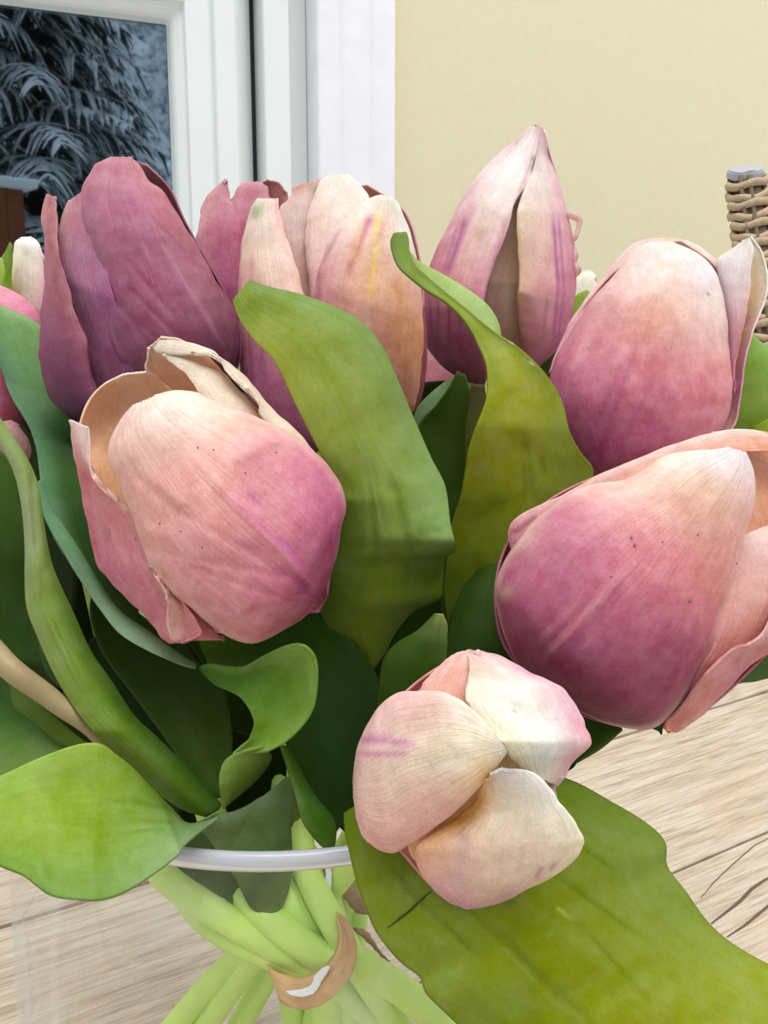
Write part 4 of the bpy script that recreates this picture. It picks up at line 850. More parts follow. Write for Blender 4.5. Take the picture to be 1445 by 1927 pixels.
# ---- T9, T10, T11, T12: partly hidden ones
T9 = tulip('small cream-white tulip bud at the far left behind the dark mauve bloom',
           [(55, 610, 33.4), (130, 900, 31), (250, 1400, 26.5), (330, 1650, 24.3), (420, 1755, 23.3), (590, 1830, 23.4), (670, 1885, 24.2), (760, 1990, 25.2)], None)
patch('petal', T9, PETAL, [(40, 446, 58, 445), (28, 455, 74, 458), (24, 480, 81, 490), (21, 515, 84, 530), (20, 545, 86, 560), (26, 575, 86, 590), (45, 605, 75, 608)], 33, k=.8, nu=50, nv=60, seed=81, lump=.02, rag=.4,
      cols=[(0, '#FFFCF4'), (.3, '#FCF0DA', '#FFF6E6', '#FCE8E2'), (.6, '#DCC098', '#F0D8CC', '#EFC0C4'), (1, '#D0A888', '#E8B8B4', '#E4A0AC')], creases=[(50, 470, 45, 560, 8, -.06)])
patch('petal', T9, PETAL, [(42, 448, 60, 448), (24, 490, 82, 490), (20, 545, 86, 560), (45, 605, 75, 608)], 33.1, k=-.8, nu=30, nv=30, seed=82, cols=[(0, '#F4E8D8'), (1, '#E0A8A8')])
T10 = tulip('rose-pink tulip cut off by the left edge, mostly behind a green leaf',
            [(-75, 900, 26), (-70, 1120, 22.5), (0, 1238, 20.3), (100, 1318, 20.6), (205, 1408, 21.2), (280, 1600, 22.6), (330, 1665, 22.8), (440, 1738, 22.9), (570, 1812, 23.3), (640, 1850, 24.0), (720, 1960, 25.2)],
            [.002, .0025, .0027, .0024, .0022, .0034, .0038], stem_mat=None)
T10s = [o_ for o_ in T10.children if o_.name.startswith('stem')][0]
T10s.data.materials.append(STEMB)
for p_ in T10s.data.polygons:
    if p_.center.z+T10.location.z > .182: p_.material_index = 1
patch('petal', T10, PETAL, [(-160, 560, -60, 520), (-170, 640, 0, 536), (-165, 720, 60, 572), (-150, 790, 82, 625), (-120, 850, 80, 700), (-90, 890, 75, 780), (-60, 905, 45, 850)], 28.2, k=.4, nu=50, nv=60, seed=83, lump=.03,
      cols=[(0, '#E0A0AC'), (.4, '#D88AA0', '#D88AA0', '#DC8CA4'), (.7, '#B86880', '#A85868', '#8C4450'), (1, '#6C3038')])
patch('petal', T10, PETAL, [(20, 790, 40, 800), (-20, 800, 66, 830), (-30, 830, 60, 862), (-30, 870, 40, 880)], 27.2, k=.3, nu=24, nv=24, seed=84, lump=.02, cols=[(0, '#D8A0A0'), (1, '#A07068')])
patch('petal', T10, PETAL, [(-150, 580, -40, 530), (-165, 720, 60, 600), (-120, 850, 76, 730), (-60, 900, 30, 850)], 28.3, k=-.6, nu=30, nv=30, seed=85, cols=[(0, '#D88AA0'), (1, '#6C3038')])
BLOB = [(838, 560, 862, 560), (810, 590, 890, 590), (795, 640, 905, 640), (786, 690, 900, 700), (786, 745, 880, 750), (810, 790, 860, 792)]
T11 = tulip('rose-pink bloom glimpsed in the gap below the tallest tulip',
            [(845, 785, 36.4), (790, 1200, 32), (700, 1560, 28.2), (655, 1680, 25.8), (600, 1880, 26.5)], None)
patch('petal', T11, PETAL, BLOB, 35.8, k=.8, nu=30, nv=36, seed=86, cols=[(0, '#E8B0B8'), (.6, '#DE94A4'), (1, '#C07088')])
patch('petal', T11, PETAL, BLOB, 35.9, k=-.8, nu=30, nv=36, seed=87, cols=[(0, '#E8B0B8'), (1, '#C07088')])
BL2 = [(1092, 512, 1108, 509), (1080, 525, 1120, 522), (1068, 560, 1125, 560), (1070, 600, 1120, 600), (1085, 640, 1105, 640)]
T12 = tulip('tiny white tulip tip glimpsed between the tallest and the broad right bloom',
            [(1095, 642, 36.4), (1000, 1000, 33), (760, 1500, 29), (680, 1660, 25.9), (650, 1960, 27)], None)
patch('petal', T12, PETAL, BL2, 35.8, k=.8, nu=30, nv=36, seed=88, rag=1.5, cols=[(0, '#F4F0E0'), (.5, '#EFE4D0'), (1, '#E0B8B0')])
patch('petal', T12, PETAL, BL2, 35.9, k=-.8, nu=30, nv=36, seed=89, cols=[(0, '#F4F0E0'), (1, '#E0B8B0')])

# ------------------------------------------------------------ leaves (each a part of its tulip)
def leaf(t, rows, d, cols, k=.25, pw=1, label=None, **kw):
    kw.setdefault('lump', .03); kw.setdefault('nu', 44); kw.setdefault('nv', 70); kw.setdefault('th', .0007)
    return patch('leaf', t, LEAF, rows, d, k=k, pw=pw, cols=cols, label=label, **kw)
G1, G2, G3, GB = '#94AE4C', '#7E9C3A', '#5C8030', '#8CB480'
# big centre leaf
leaf(T5, [(437, 564, 470, 527), (450, 600, 510, 540), (478, 640, 565, 553), (510, 672, 630, 577), (533, 712, 680, 605), (553, 756, 722, 655), (575, 800, 752, 722), (598, 845, 785, 800), (622, 885, 812, 862), (640, 925, 838, 915), (642, 970, 848, 985), (628, 1030, 857, 1033), (612, 1075, 838, 1052), (600, 1115, 834, 1095), (598, 1140, 828, 1128), (618, 1182, 780, 1150), (650, 1220, 745, 1190), (676, 1245, 725, 1228), (690, 1266, 703, 1262)],
     [(0, 22.2, 22.2), (.3, 21.6, 22.0), (.58, 21.4, 21.6), (.66, 21.8, 21.3), (.72, 22.0, 22.4), (1, 23.2, 23.2)],
     [(0, '#8EB04E', '#90AC4C', '#7A9C48'), (.12, '#A8B84A', '#90A844', '#84A850'), (.4, '#94A846', '#8EA44A', '#7C9850'), (.62, '#6E8C36', '#80A04A', '#8CB468'), (.75, '#4E6C20', '#6A8628', '#5E7C2C'), (1, '#5C7420', '#6A8020', '#48641C')], k=.22, nu=70, nv=120, seed=101, lump=.05,
     streaks=[(690, 850, 720, 1000, 3, '#A8BC74', .5), (455, 580, 500, 600, 18, '#7C9838', .5), (437, 566, 436, 560, 6, '#3C2820', .6)],
     creases=[(690, 860, 710, 1120, 8, -.05), (735, 900, 770, 1060, 12, -.10), (770, 1045, 850, 1040, 16, .10), (465, 575, 540, 600, 22, -.07), (800, 960, 810, 1000, 40, .08), (760, 1070, 830, 1090, 22, -.08)], label='broad leaf twisting over the centre')
# twisting leaf right of centre
leaf(T8, [(762, 468, 770, 472), (772, 496, 790, 492), (805, 530, 830, 514), (850, 564, 880, 544), (880, 592, 918, 574), (905, 618, 938, 606), (925, 634, 944, 632)], [(0, 23.6, 23.6), (1, 23.5, 23.9)],
     [(0, '#C0DC84'), (1, '#B0D084')], k=.1, nu=20, nv=40, seed=102, lump=.01, label='pale underside of the twisted tip')
leaf(T8, [(742, 438, 764, 436), (736, 452, 768, 452), (739, 474, 770, 474), (750, 500, 782, 500), (775, 524, 808, 524), (805, 546, 846, 556), (838, 566, 880, 584), (866, 592, 908, 608), (886, 620, 940, 632), (900, 648, 975, 654), (914, 682, 1012, 688), (918, 716, 1040, 722), (915, 752, 1060, 762), (898, 800, 1072, 812), (882, 850, 1092, 852), (876, 890, 1116, 886), (868, 935, 1100, 925), (850, 990, 1060, 990), (842, 1050, 1010, 1050), (836, 1110, 980, 1110), (842, 1170, 950, 1170), (850, 1240, 920, 1240)],
     [(0, 23.4, 23.4), (.3, 23.0, 23.0), (.5, 22.6, 22.8), (.7, 23.3, 22.9), (1, 24.0, 24.0)],
     [(0, '#6C9040', '#7CA044', '#80A44C'), (.15, '#7C9C3C', '#98B44C', '#9CB850'), (.4, '#98A838', '#A8B03C', '#98A83C'), (.6, '#909C2C', '#8C9A28', '#7C9034'), (.75, '#6A8020', '#748820', '#5C7028'), (1, '#3C5818', '#486418', '#3C5818')], k=-.15, nu=70, nv=130, seed=103, lump=.05,
     creases=[(905, 790, 1000, 860, 30, -.05), (985, 830, 1000, 950, 7, -.05), (1015, 860, 1025, 900, 6, -.04), (960, 780, 940, 960, 16, .05), (940, 660, 960, 740, 20, .06)],
     streaks=[(985, 860, 990, 940, 6, '#5C7018', .4), (1015, 870, 1022, 900, 5, '#5C7018', .3)], spots=[(1000, 683, 3, '#F4F6E0', .9), (962, 645, 2.5, '#F4F6E0', .8)], label='yellow-green leaf with a hooked twisting tip')
leaf(T7, [(844, 712, 850, 708), (815, 735, 850, 728), (790, 760, 846, 745), (780, 780, 840, 775), (778, 805, 810, 810), (790, 860, 830, 860)], 29.5, [(0, '#8CB480'), (.6, '#7CA870'), (1, '#5C8858')], k=.2, nu=24, nv=30, seed=104, label='small blue-green leaf in the gap')
leaf(T7, [(862, 698, 872, 704), (846, 730, 882, 735), (820, 765, 885, 780), (790, 800, 886, 830), (785, 860, 886, 880), (800, 930, 880, 940), (815, 1010, 870, 1010), (825, 1090, 870, 1090), (835, 1180, 860, 1180)], 25.4,
     [(0, '#42601C'), (.5, '#36541A'), (1, '#2C4814')], k=-.3, nu=36, nv=50, seed=105, label='narrow dark leaf behind the twisted one')
leaf(T7, [(886, 722, 912, 724), (882, 760, 916, 760), (876, 800, 914, 800), (874, 850, 905, 850), (876, 900, 900, 900)], 25.2, [(0, '#5C5034'), (.4, '#5C6430'), (1, '#4C6024')], k=.5, nu=24, nv=30, seed=106, label='folded grey-green sheath round the stem')
# short leaf tip bottom centre, and dark ones right of it
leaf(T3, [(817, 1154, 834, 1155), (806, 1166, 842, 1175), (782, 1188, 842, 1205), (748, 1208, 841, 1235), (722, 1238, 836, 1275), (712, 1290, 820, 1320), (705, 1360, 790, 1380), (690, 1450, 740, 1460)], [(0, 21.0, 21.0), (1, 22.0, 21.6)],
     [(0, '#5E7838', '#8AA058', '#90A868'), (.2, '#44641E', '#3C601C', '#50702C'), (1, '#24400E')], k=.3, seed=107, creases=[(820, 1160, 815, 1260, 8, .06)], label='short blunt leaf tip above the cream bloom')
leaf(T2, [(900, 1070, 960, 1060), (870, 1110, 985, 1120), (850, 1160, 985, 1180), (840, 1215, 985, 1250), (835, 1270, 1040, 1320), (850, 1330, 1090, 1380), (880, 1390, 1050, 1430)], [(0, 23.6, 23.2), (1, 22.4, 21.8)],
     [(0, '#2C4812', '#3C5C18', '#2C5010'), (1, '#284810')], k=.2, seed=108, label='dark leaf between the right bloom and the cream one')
# large lower right leaf
BIGLEAF = leaf(T3, [(646, 1530, 780, 1440), (648, 1562, 900, 1440), (656, 1600, 1010, 1450), (668, 1650, 1080, 1470), (684, 1700, 1150, 1508), (708, 1755, 1216, 1548), (750, 1808, 1252, 1585), (790, 1840, 1256, 1630), (800, 1868, 1290, 1676), (836, 1905, 1330, 1732), (890, 1955, 1374, 1772), (960, 2010, 1430, 1806), (1060, 2060, 1490, 1835), (1200, 2100, 1560, 1880), (1400, 2100, 1620, 1960)],
     [(0, 20.0, 21.0), (.25, 18.9, 20.0), (.5, 18.2, 19.4), (1, 17.2, 18.6)],
     [(0, '#5C7C1C', '#4C6C18', '#3C5C14'), (.2, '#7C9428', '#708C20', '#66842C'), (.45, '#8AA43C', '#7C8E1C', '#809840'), (.7, '#6E8820', '#8C9A20', '#94A83C'), (1, '#7C9024', '#90A028', '#98AC44')], k=.32, nu=80, nv=120, seed=109, lump=.06,
     streaks=[(740, 1650, 900, 1800, 4, '#5C7410', .55), (760, 1590, 760, 1700, 5, '#5C7814', .4), (860, 1690, 1100, 1927, 4, '#66780E', .5), (1020, 1630, 1200, 1760, 4, '#66780E', .45), (1090, 1590, 1160, 1640, 4, '#54700E', .5), (940, 1740, 1020, 1860, 4, '#6A7C10', .4), (1100, 1750, 1230, 1900, 4, '#6A7C10', .4), (1045, 1705, 1075, 1730, 3, '#B8C050', .7)],
     creases=[(740, 1630, 900, 1800, 6, -.05), (860, 1690, 1110, 1927, 7, -.05), (1020, 1630, 1220, 1780, 7, -.04), (940, 1740, 1040, 1880, 6, -.04), (1090, 1740, 1240, 1910, 6, -.03), (1200, 1560, 1240, 1600, 30, -.08), (1120, 1560, 1150, 1600, 40, .06)],
     label='broad leaf drooping over the rim across the lower right')
# torn slit on that leaf
SL = simple('dark_slit', '#2A3410', .9)
t_pts = [(729, 1746), (745, 1734), (752, 1728), (768, 1716), (782, 1703), (796, 1690), (810, 1678)]
mark(BIGLEAF, t_pts, .00022, SL, 'slit')
leaf(T2, [(1085, 1340, 1095, 1332), (1080, 1375, 1130, 1352), (1070, 1410, 1170, 1370), (1060, 1445, 1160, 1385), (1072, 1442, 1128, 1412), (1062, 1450, 1090, 1434)], 21.9, [(0, '#2C5010'), (.6, '#3C6014'), (1, '#3C5C14')], k=.15, nu=24, nv=30, seed=110, label='dark leaf end below the right bloom')
leaf(T2, [(1210, 1350, 1248, 1360), (1222, 1368, 1246, 1364), (1238, 1376, 1247, 1370), (1243, 1383, 1246, 1382)], 21.2, [(0, '#44602C')], k=.1, nu=10, nv=14, seed=111, lump=0, label='tiny pointed green tip under the bloom')
leaf(T2, [(1330, 1330, 1400, 1250), (1382, 1290, 1460, 1200), (1420, 1283, 1500, 1200), (1460, 1274, 1560, 1220), (1520, 1270, 1600, 1240)], 23.2, [(0, '#4C7038'), (1, '#5C8048')], k=.15, nu=24, nv=30, seed=112, label='leaf behind the right bloom at the frame edge')
leaf(T8, [(1405, 620, 1418, 632), (1395, 650, 1450, 656), (1385, 690, 1500, 690), (1375, 740, 1540, 740), (1370, 800, 1560, 800), (1390, 880, 1550, 880)], 28.5, [(0, '#88B858', '#8CC05C', '#8CBC5C'), (.5, '#84B048', '#88B04C', '#88B850'), (1, '#7CA030')], k=.25, nu=40, nv=50, seed=113, label='bright green leaf right of the flared petal')
leaf(T8, [(1418, 803, 1450, 785), (1410, 830, 1520, 800), (1420, 880, 1560, 860)], 27.8, [(0, '#88A828'), (1, '#7CA028')], k=.2, nu=24, nv=24, seed=114)
leaf(T12, [(1104, 545, 1110, 548), (1084, 556, 1112, 570), (1074, 585, 1110, 600), (1066, 610, 1100, 640), (1060, 680, 1090, 690)], 33.5, [(0, '#A0C454'), (1, '#88AC44')], k=.2, nu=20, nv=24, seed=115, label='small yellow-green leaf by the white tip')
# left side
leaf(T9, [(18, 455, 24, 462), (5, 480, 24, 490), (-30, 520, 22, 530), (-60, 570, 30, 570), (-60, 620, 30, 620)], 32, [(0, '#7CA040'), (1, '#88B048')], k=.2, nu=20, nv=24, seed=116, label='leaf left of the small cream bud')
leaf(T9, [(-10, 478, 6, 488), (-50, 500, 10, 512), (-60, 540, 6, 540)], 30.8, [(0, '#A8D860')], k=.2, nu=14, nv=16, seed=117)
leaf(T4, [(-90, 540, 20, 582), (-50, 590, 78, 614), (-20, 640, 90, 660), (0, 690, 110, 720), (20, 745, 140, 780), (48, 790, 160, 830), (66, 830, 175, 870), (74, 880, 185, 925), (80, 930, 194, 975), (92, 985, 208, 1030), (112, 1025, 225, 1078), (145, 1070, 245, 1125), (178, 1115, 268, 1165), (220, 1160, 300, 1200), (270, 1205, 335, 1226), (330, 1238, 362, 1244), (368, 1254, 372, 1252)],
     [(0, 27.5, 27.5), (.25, 27, 27), (.38, 26.0, 26.6), (.52, 23.6, 24.2), (.7, 22.4, 23.2), (1, 21.6, 22.0)], [(0, '#94C07C', '#90BC78', '#8CB874'), (.2, '#6C9470', '#74A468', '#7CAC64'), (.36, '#5C8460', '#3C6434', '#305C24'), (.5, '#5C8C60', '#305820', '#284C14'), (.7, '#7CA47C', '#305820', '#284C14'), (.85, '#88AC80', '#406C38', '#30581C'), (1, '#7C9C70')], k=.12, nu=50, nv=130, seed=118, label='blue-green leaf curving down from the left edge beside the front bloom')
leaf(T4, [(72, 905, 80, 900), (80, 960, 96, 950), (95, 995, 122, 990), (120, 1035, 155, 1040), (150, 1085, 190, 1100), (185, 1140, 228, 1150), (222, 1190, 285, 1190), (280, 1226, 335, 1228), (330, 1246, 356, 1242), (368, 1254, 372, 1252)],
     [(0, 23.4, 23.6), (.4, 22.0, 22.6), (1, 21.5, 21.7)], [(0, '#6C9C74'), (.4, '#7CA884', '#88B48C', '#7CA880'), (.8, '#98B890', '#90B088', '#7C9C74'), (1, '#6C8C54')], k=.25, nu=24, nv=70, seed=120, lump=.01, label='pale blue-green rolled leaf margin')
leaf(T10, [(-70, 740, -30, 745), (-30, 790, 2, 788), (-6, 825, 30, 828), (8, 850, 56, 870), (24, 885, 72, 912), (34, 920, 80, 960), (42, 970, 88, 1012), (46, 1030, 98, 1058), (46, 1090, 112, 1095), (50, 1145, 140, 1155), (70, 1200, 172, 1225), (104, 1275, 210, 1280), (145, 1340, 252, 1344), (190, 1392, 300, 1390), (236, 1434, 350, 1440), (290, 1488, 395, 1490), (345, 1525, 416, 1512), (388, 1538, 412, 1524)],
     [(0, 22.4, 22.4), (.4, 21.2, 21.4), (.75, 20.4, 21.0), (1, 21.2, 21.4)],
     [(0, '#94A468', '#90A864', '#88A85C'), (.3, '#8C9C74', '#8CA464', '#6C8C40'), (.45, '#8CA060', '#7C9C48', '#54782C'), (.65, '#7C9440', '#6E9434', '#3C6420'), (1, '#4C7020', '#44681C', '#345818')], k=.3, nu=60, nv=120, seed=121, lump=.04,
     creases=[(60, 880, 70, 1040, 8, -.07), (70, 1060, 70, 1130, 8, .05), (90, 1150, 250, 1350, 10, -.04), (75, 1130, 150, 1290, 7, .04)], streaks=[(60, 900, 60, 1060, 8, '#A0AC84', .4)], label='long leaf sweeping down across the left side')
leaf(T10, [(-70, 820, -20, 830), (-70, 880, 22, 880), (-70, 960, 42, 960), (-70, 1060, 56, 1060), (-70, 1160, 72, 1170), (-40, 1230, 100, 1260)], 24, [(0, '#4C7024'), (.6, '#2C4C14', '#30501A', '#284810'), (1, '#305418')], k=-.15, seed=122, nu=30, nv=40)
leaf(T10, [(-20, 1262, 26, 1276), (16, 1290, 46, 1300), (26, 1330, 80, 1330), (70, 1365, 120, 1362), (105, 1395, 150, 1388), (133, 1408, 175, 1402)], [(0, 21.3, 21.0), (1, 21.0, 20.9)], [(0, '#5C8030'), (1, '#54781E')], k=.2, nu=30, nv=40, seed=123, label='narrow leaf under the brownish stem')
leaf(T9, [(-60, 1255, 6, 1268), (-60, 1300, 34, 1310), (-60, 1350, 80, 1350), (-60, 1410, 130, 1398), (-50, 1470, 170, 1430), (0, 1500, 150, 1480)], [(0, 21.8, 21.8), (1, 21.2, 21.2)], [(0, '#2C5018'), (.4, '#4C7C34'), (.8, '#7CA050'), (1, '#88A858')], k=.2, nu=40, nv=50, seed=124, label='leaf at the left edge above the bright horizontal leaf')
leaf(T4, [(75, 1195, 90, 1215), (75, 1230, 130, 1260), (90, 1270, 150, 1310), (120, 1300, 160, 1340)], 22.5, [(0, '#3C6430'), (1, '#4C7840')], k=.1, nu=14, nv=16, seed=125)
# bright horizontal leaf lower left
leaf(T1, [(-90, 1480, -70, 1580), (-40, 1472, -30, 1605), (0, 1460, 0, 1625), (48, 1438, 48, 1646), (90, 1420, 72, 1664), (130, 1406, 100, 1684), (165, 1399, 148, 1692), (195, 1402, 196, 1690), (222, 1422, 243, 1672), (250, 1444, 292, 1640), (288, 1484, 330, 1610), (322, 1518, 350, 1586), (354, 1548, 378, 1560), (396, 1538, 412, 1534)],
     [(0, 19.4, 18.0), (.5, 19.4, 18.0), (.8, 20.4, 19.2), (1, 21.5, 21.3)],
     [(0, '#A4C868', '#8CB040', '#7CA03C'), (.3, '#A8D060', '#90B43C', '#7CA848'), (.55, '#98C048', '#84AC34', '#7CA450'), (.8, '#5C8420', '#88B060', '#98BC80'), (1, '#7CA06C', '#88AC78', '#88AC78')], k=-.22, nu=70, nv=100, seed=126, lump=.05,
     creases=[(220, 1530, 380, 1545, 8, -.04), (240, 1560, 370, 1550, 6, .04), (200, 1510, 350, 1530, 6, -.03), (70, 1640, 150, 1600, 30, .08), (60, 1500, 180, 1470, 40, -.05)], streaks=[(230, 1500, 350, 1530, 5, '#5C8418', .4), (220, 1540, 350, 1548, 5, '#5C8418', .35)], label='bright green leaf lying out over the lower left rim')
leaf(T1, [(376, 1562, 384, 1548), (392, 1578, 412, 1532), (405, 1598, 440, 1528), (415, 1612, 475, 1512), (425, 1628, 510, 1486), (440, 1650, 545, 1462), (450, 1668, 552, 1506), (460, 1690, 548, 1550), (475, 1712, 550, 1610), (500, 1722, 545, 1670), (512, 1728, 530, 1710)],
     [(0, 21.3, 21.3), (.3, 22.4, 22.2), (1, 22.8, 23.0)], [(0, '#8CAC74', '#84A46C', '#98B484'), (.4, '#6C8C50', '#64844C', '#7C9C68'), (.7, '#54743C', '#547440', '#5C7C48'), (1, '#8CA860', '#7C9C50', '#88A858')], k=.2, nu=50, nv=60, seed=127, lump=.04, creases=[(480, 1540, 540, 1620, 10, .06)], label='grey-green leaf folding down inside the glass')
leaf(T1, [(330, 1560, 380, 1556), (330, 1580, 440, 1540), (318, 1605, 470, 1590), (330, 1640, 480, 1640), (400, 1680, 500, 1690), (460, 1710, 520, 1715)], [(0, 22.6, 22.9), (1, 23.0, 23.4)], [(0, '#54703C'), (1, '#5C7C48')], k=.1, nu=30, nv=30, seed=128)
# curly leaf centre left
leaf(T6, [(373, 1257, 376, 1254), (388, 1275, 398, 1250), (405, 1290, 422, 1255), (428, 1300, 462, 1256), (448, 1310, 510, 1230), (462, 1325, 545, 1215), (472, 1342, 572, 1216), (478, 1358, 592, 1240), (477, 1372, 595, 1290), (472, 1386, 588, 1330), (466, 1397, 570, 1360), (452, 1408, 540, 1390), (438, 1420, 500, 1412)],
     [(0, 21.6, 21.6), (.5, 20.8, 20.2), (1, 20.8, 20.6)], [(0, '#3C6820', '#4C7C28', '#5C8C3C'), (.4, '#5C8C30', '#54842A', '#84AC54'), (.7, '#6C9834', '#6C9A34', '#7CA848'), (1, '#88AC54', '#88AC50', '#88B054')], k=-.3, nu=60, nv=80, seed=129, lump=.03, creases=[(575, 1225, 585, 1320, 8, .05)], label='small bright curled leaf below the front bloom')
leaf(T6, [(440, 1417, 520, 1403), (422, 1432, 505, 1412), (413, 1455, 512, 1425), (412, 1480, 500, 1450), (415, 1500, 470, 1482), (421, 1523, 438, 1508)], [(0, 20.8, 20.9), (.5, 21.0, 21.8), (1, 21.6, 21.9)], [(0, '#8CB058', '#84A850', '#5C8028'), (.5, '#80A84C', '#5C8028', '#34541A'), (1, '#7CA044', '#4C7020', '#34541A')], k=.35, nu=36, nv=44, seed=130, lump=.01)
leaf(T6, [(380, 1206, 560, 1130), (376, 1215, 620, 1170), (385, 1235, 680, 1230), (400, 1262, 715, 1290), (440, 1300, 715, 1360), (500, 1340, 700, 1430), (540, 1400, 680, 1490), (570, 1470, 650, 1540), (600, 1540, 630, 1570)], [(0, 21.9, 22.5), (.5, 22.6, 22.8), (1, 22.9, 23)], [(0, '#54801E', '#34641A', '#2C5414'), (.4, '#30581A', '#28501A', '#204010'), (1, '#1C3A0C')], k=-.15, nu=50, nv=60, seed=131, label='dark leaf under the front bloom')  # green darkened to carry the shade below the bloom
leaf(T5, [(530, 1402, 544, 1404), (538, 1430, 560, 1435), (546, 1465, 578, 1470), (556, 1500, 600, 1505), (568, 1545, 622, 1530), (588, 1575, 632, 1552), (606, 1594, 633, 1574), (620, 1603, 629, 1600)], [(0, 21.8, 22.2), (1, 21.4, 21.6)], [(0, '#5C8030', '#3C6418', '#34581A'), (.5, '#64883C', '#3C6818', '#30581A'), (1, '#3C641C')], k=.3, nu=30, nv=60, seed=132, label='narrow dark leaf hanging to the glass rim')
leaf(T9, [(180, 1090, 300, 1190), (170, 1150, 370, 1250), (190, 1220, 415, 1280), (240, 1290, 428, 1330), (300, 1370, 436, 1400), (350, 1440, 430, 1460), (400, 1500, 425, 1500)], [(0, 23.6, 23.4), (1, 22.4, 22.8)], [(0, '#284810'), (.6, '#34541A', '#40601C', '#3C5C1C'), (1, '#44641C')], k=-.2, nu=40, nv=50, seed=133, label='dark leaf behind the long left one')  # shade of the inner bouquet painted into this green
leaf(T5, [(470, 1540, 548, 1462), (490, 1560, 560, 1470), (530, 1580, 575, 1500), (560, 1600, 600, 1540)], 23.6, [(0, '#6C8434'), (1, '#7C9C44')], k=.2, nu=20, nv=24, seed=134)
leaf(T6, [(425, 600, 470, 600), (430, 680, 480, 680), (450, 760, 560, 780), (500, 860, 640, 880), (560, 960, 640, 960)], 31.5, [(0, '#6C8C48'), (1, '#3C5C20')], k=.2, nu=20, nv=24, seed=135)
leaf(T9, [(280, 1370, 420, 1370), (290, 1440, 560, 1420), (320, 1500, 600, 1500), (340, 1540, 545, 1550), (360, 1580, 530, 1590)], 25.2, [(0, '#24380E')], k=-.1, nu=20, nv=24, seed=136)  # added backing leaf, darkness of the gap put into its colour
leaf(T8, [(985, 620, 1040, 620), (980, 690, 1090, 680), (990, 760, 1110, 760), (1000, 820, 1100, 820)], 31.5, [(0, '#3C5C1C')], k=-.1, nu=20, nv=24, seed=137)  # added leaf, shadow between the blooms painted as dark green
leaf(T7, [(780, 720, 850, 715), (770, 780, 900, 770), (780, 850, 930, 850), (800, 930, 900, 930)], 31.5, [(0, '#2C4814')], k=-.1, nu=20, nv=24, seed=138)  # added gap filler, shade put into its dark green
# added foliage filling the bouquet's heart, shade put into its dark greens
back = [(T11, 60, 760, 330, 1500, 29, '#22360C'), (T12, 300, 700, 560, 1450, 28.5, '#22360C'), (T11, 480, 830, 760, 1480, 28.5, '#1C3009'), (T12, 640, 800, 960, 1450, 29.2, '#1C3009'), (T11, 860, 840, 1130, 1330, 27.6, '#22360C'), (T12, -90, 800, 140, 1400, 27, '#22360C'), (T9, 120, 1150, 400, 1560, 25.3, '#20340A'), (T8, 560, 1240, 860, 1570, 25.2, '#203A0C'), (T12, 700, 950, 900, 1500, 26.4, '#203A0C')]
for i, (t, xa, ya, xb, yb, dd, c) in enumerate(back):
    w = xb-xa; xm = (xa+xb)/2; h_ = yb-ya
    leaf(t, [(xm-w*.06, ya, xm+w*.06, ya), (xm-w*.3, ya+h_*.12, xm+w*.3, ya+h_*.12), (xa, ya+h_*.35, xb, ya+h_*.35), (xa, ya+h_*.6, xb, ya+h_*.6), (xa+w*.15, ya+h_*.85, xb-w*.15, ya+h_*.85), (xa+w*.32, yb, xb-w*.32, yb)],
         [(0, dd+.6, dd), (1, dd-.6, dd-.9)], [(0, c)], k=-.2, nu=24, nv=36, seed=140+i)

# ------------------------------------------------------------ bands and tags round the stems
rb = empty('rubber_band', P(590, 1825, 23.3), 'wide tan rubber band round the front bundle of stems', 'band')
up_ = [(505, 1808), (532, 1834), (570, 1842), (606, 1826), (634, 1794), (641, 1755), (628, 1718)]
lo_ = [(528, 1868), (546, 1892), (580, 1899), (622, 1880), (656, 1840), (667, 1790), (652, 1738)]
dd_ = [23.0, 22.6, 22.4, 22.3, 22.3, 22.5, 22.9]
vs, fs = [], []
ringp = [(a, b_, d_) for a, b_, d_ in zip(up_, lo_, dd_)]
back_ = [((600, 1700), (625, 1716), 24.4), ((560, 1720), (585, 1745), 25.0), ((520, 1760), (545, 1800), 24.6)]
allp = ringp+back_
U_ = np.array([[*a, d_] for a, b_, d_ in allp]); L2 = np.array([[*b_, d_] for a, b_, d_ in allp])
n_ = len(allp); tt = np.linspace(0, n_, 121)[:-1]
Uc = cr1(np.concatenate([U_[-1:], U_, U_[:2]]), tt+1); Lc = cr1(np.concatenate([L2[-1:], L2, L2[:2]]), tt+1)
for i in range(120):
    for j in range(9):
        f = j/8
        q = Uc[i]*(1-f)+Lc[i]*f
        vs.append(P(q[0], q[1], q[2]-.10*math.sin(math.pi*f)+.04*math.sin(f*22+i*.05)+.02*math.sin(i*.4)))
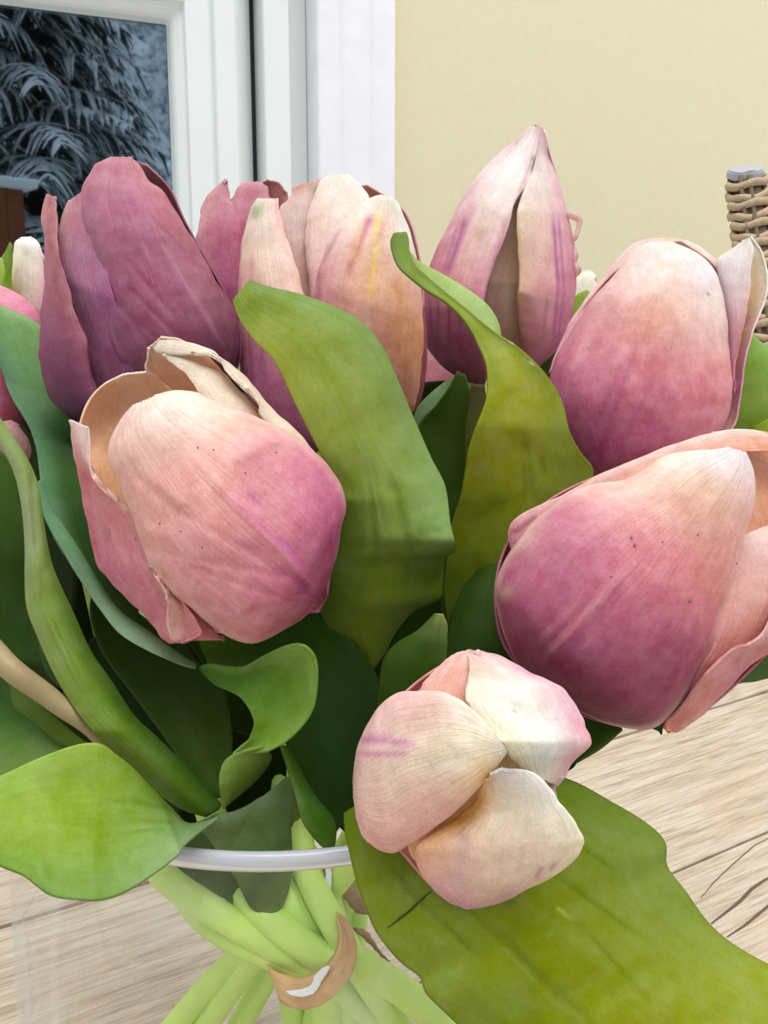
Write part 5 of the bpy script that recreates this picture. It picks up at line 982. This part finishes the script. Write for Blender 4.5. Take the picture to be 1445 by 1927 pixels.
for i in range(120):
    for j in range(8):
        a = i*9+j; b_ = ((i+1) % 120)*9+j
        fs.append((a, b_, b_+1, a+1))
ob = mesh_from('band', vs, fs, BAND, rb); mo = ob.modifiers.new('s', 'SOLIDIFY'); mo.thickness = .0008
BF = simple('band_fold', '#B98A5E', .6)
tube('fold_line', [P(596, 1888, 22.26), P(622, 1868, 22.24), (P(645, 1838, 22.25)), P(655, 1800, 22.35)], [.0002, .0004, .0004, .0001], BF, rb, seg=6, res=5)
tg = patch('tag', rb, TAGM, [(537, 1864, 545, 1872), (562, 1862, 568, 1876), (584, 1854, 592, 1868), (592, 1836, 606, 1846), (606, 1822, 620, 1824), (616, 1818, 620, 1819)], [(0, 22.05, 22.0), (1, 22.0, 22.0)], k=.15, nu=14, nv=40, cols=[(0, '#F0F0F2')], lump=.03, rag=.6, label='torn white paper tag')
rb2 = empty('paper_band', P(650, 1680, 25), 'crumpled brown paper band and white slip round the rear stems', 'band')
patch('wrap', rb2, BAND2, [(622, 1648, 632, 1642), (634, 1668, 654, 1656), (650, 1694, 680, 1684), (668, 1716, 700, 1712), (690, 1722, 710, 1720)], [(0, 24.2, 24.2), (1, 24.4, 24.6)], k=.5, nu=20, nv=40, cols=[(0, '#A98468')], lump=.12, rag=1)
patch('wrap', rb2, BAND2, [(658, 1744, 668, 1752), (674, 1746, 690, 1772), (690, 1752, 706, 1788), (702, 1768, 724, 1806), (720, 1800, 730, 1812)], [(0, 23.9, 23.9), (1, 24.2, 24.2)], k=.5, nu=20, nv=40, cols=[(0, '#C9A070')], lump=.1, rag=1)
patch('wrap', rb2, BAND2, [(604, 1636, 616, 1634), (604, 1660, 614, 1660), (608, 1695, 616, 1695)], 23.6, k=.4, nu=10, nv=20, cols=[(0, '#B07850')], lump=.02)
patch('slip', rb2, TAGM, [(613, 1630, 624, 1630), (612, 1660, 624, 1660), (611, 1690, 622, 1692), (612, 1712, 630, 1715)], 23.2, k=.2, nu=10, nv=24, cols=[(0, '#F0F0F2')], lump=.03, rag=.6, label='narrow white paper slip')
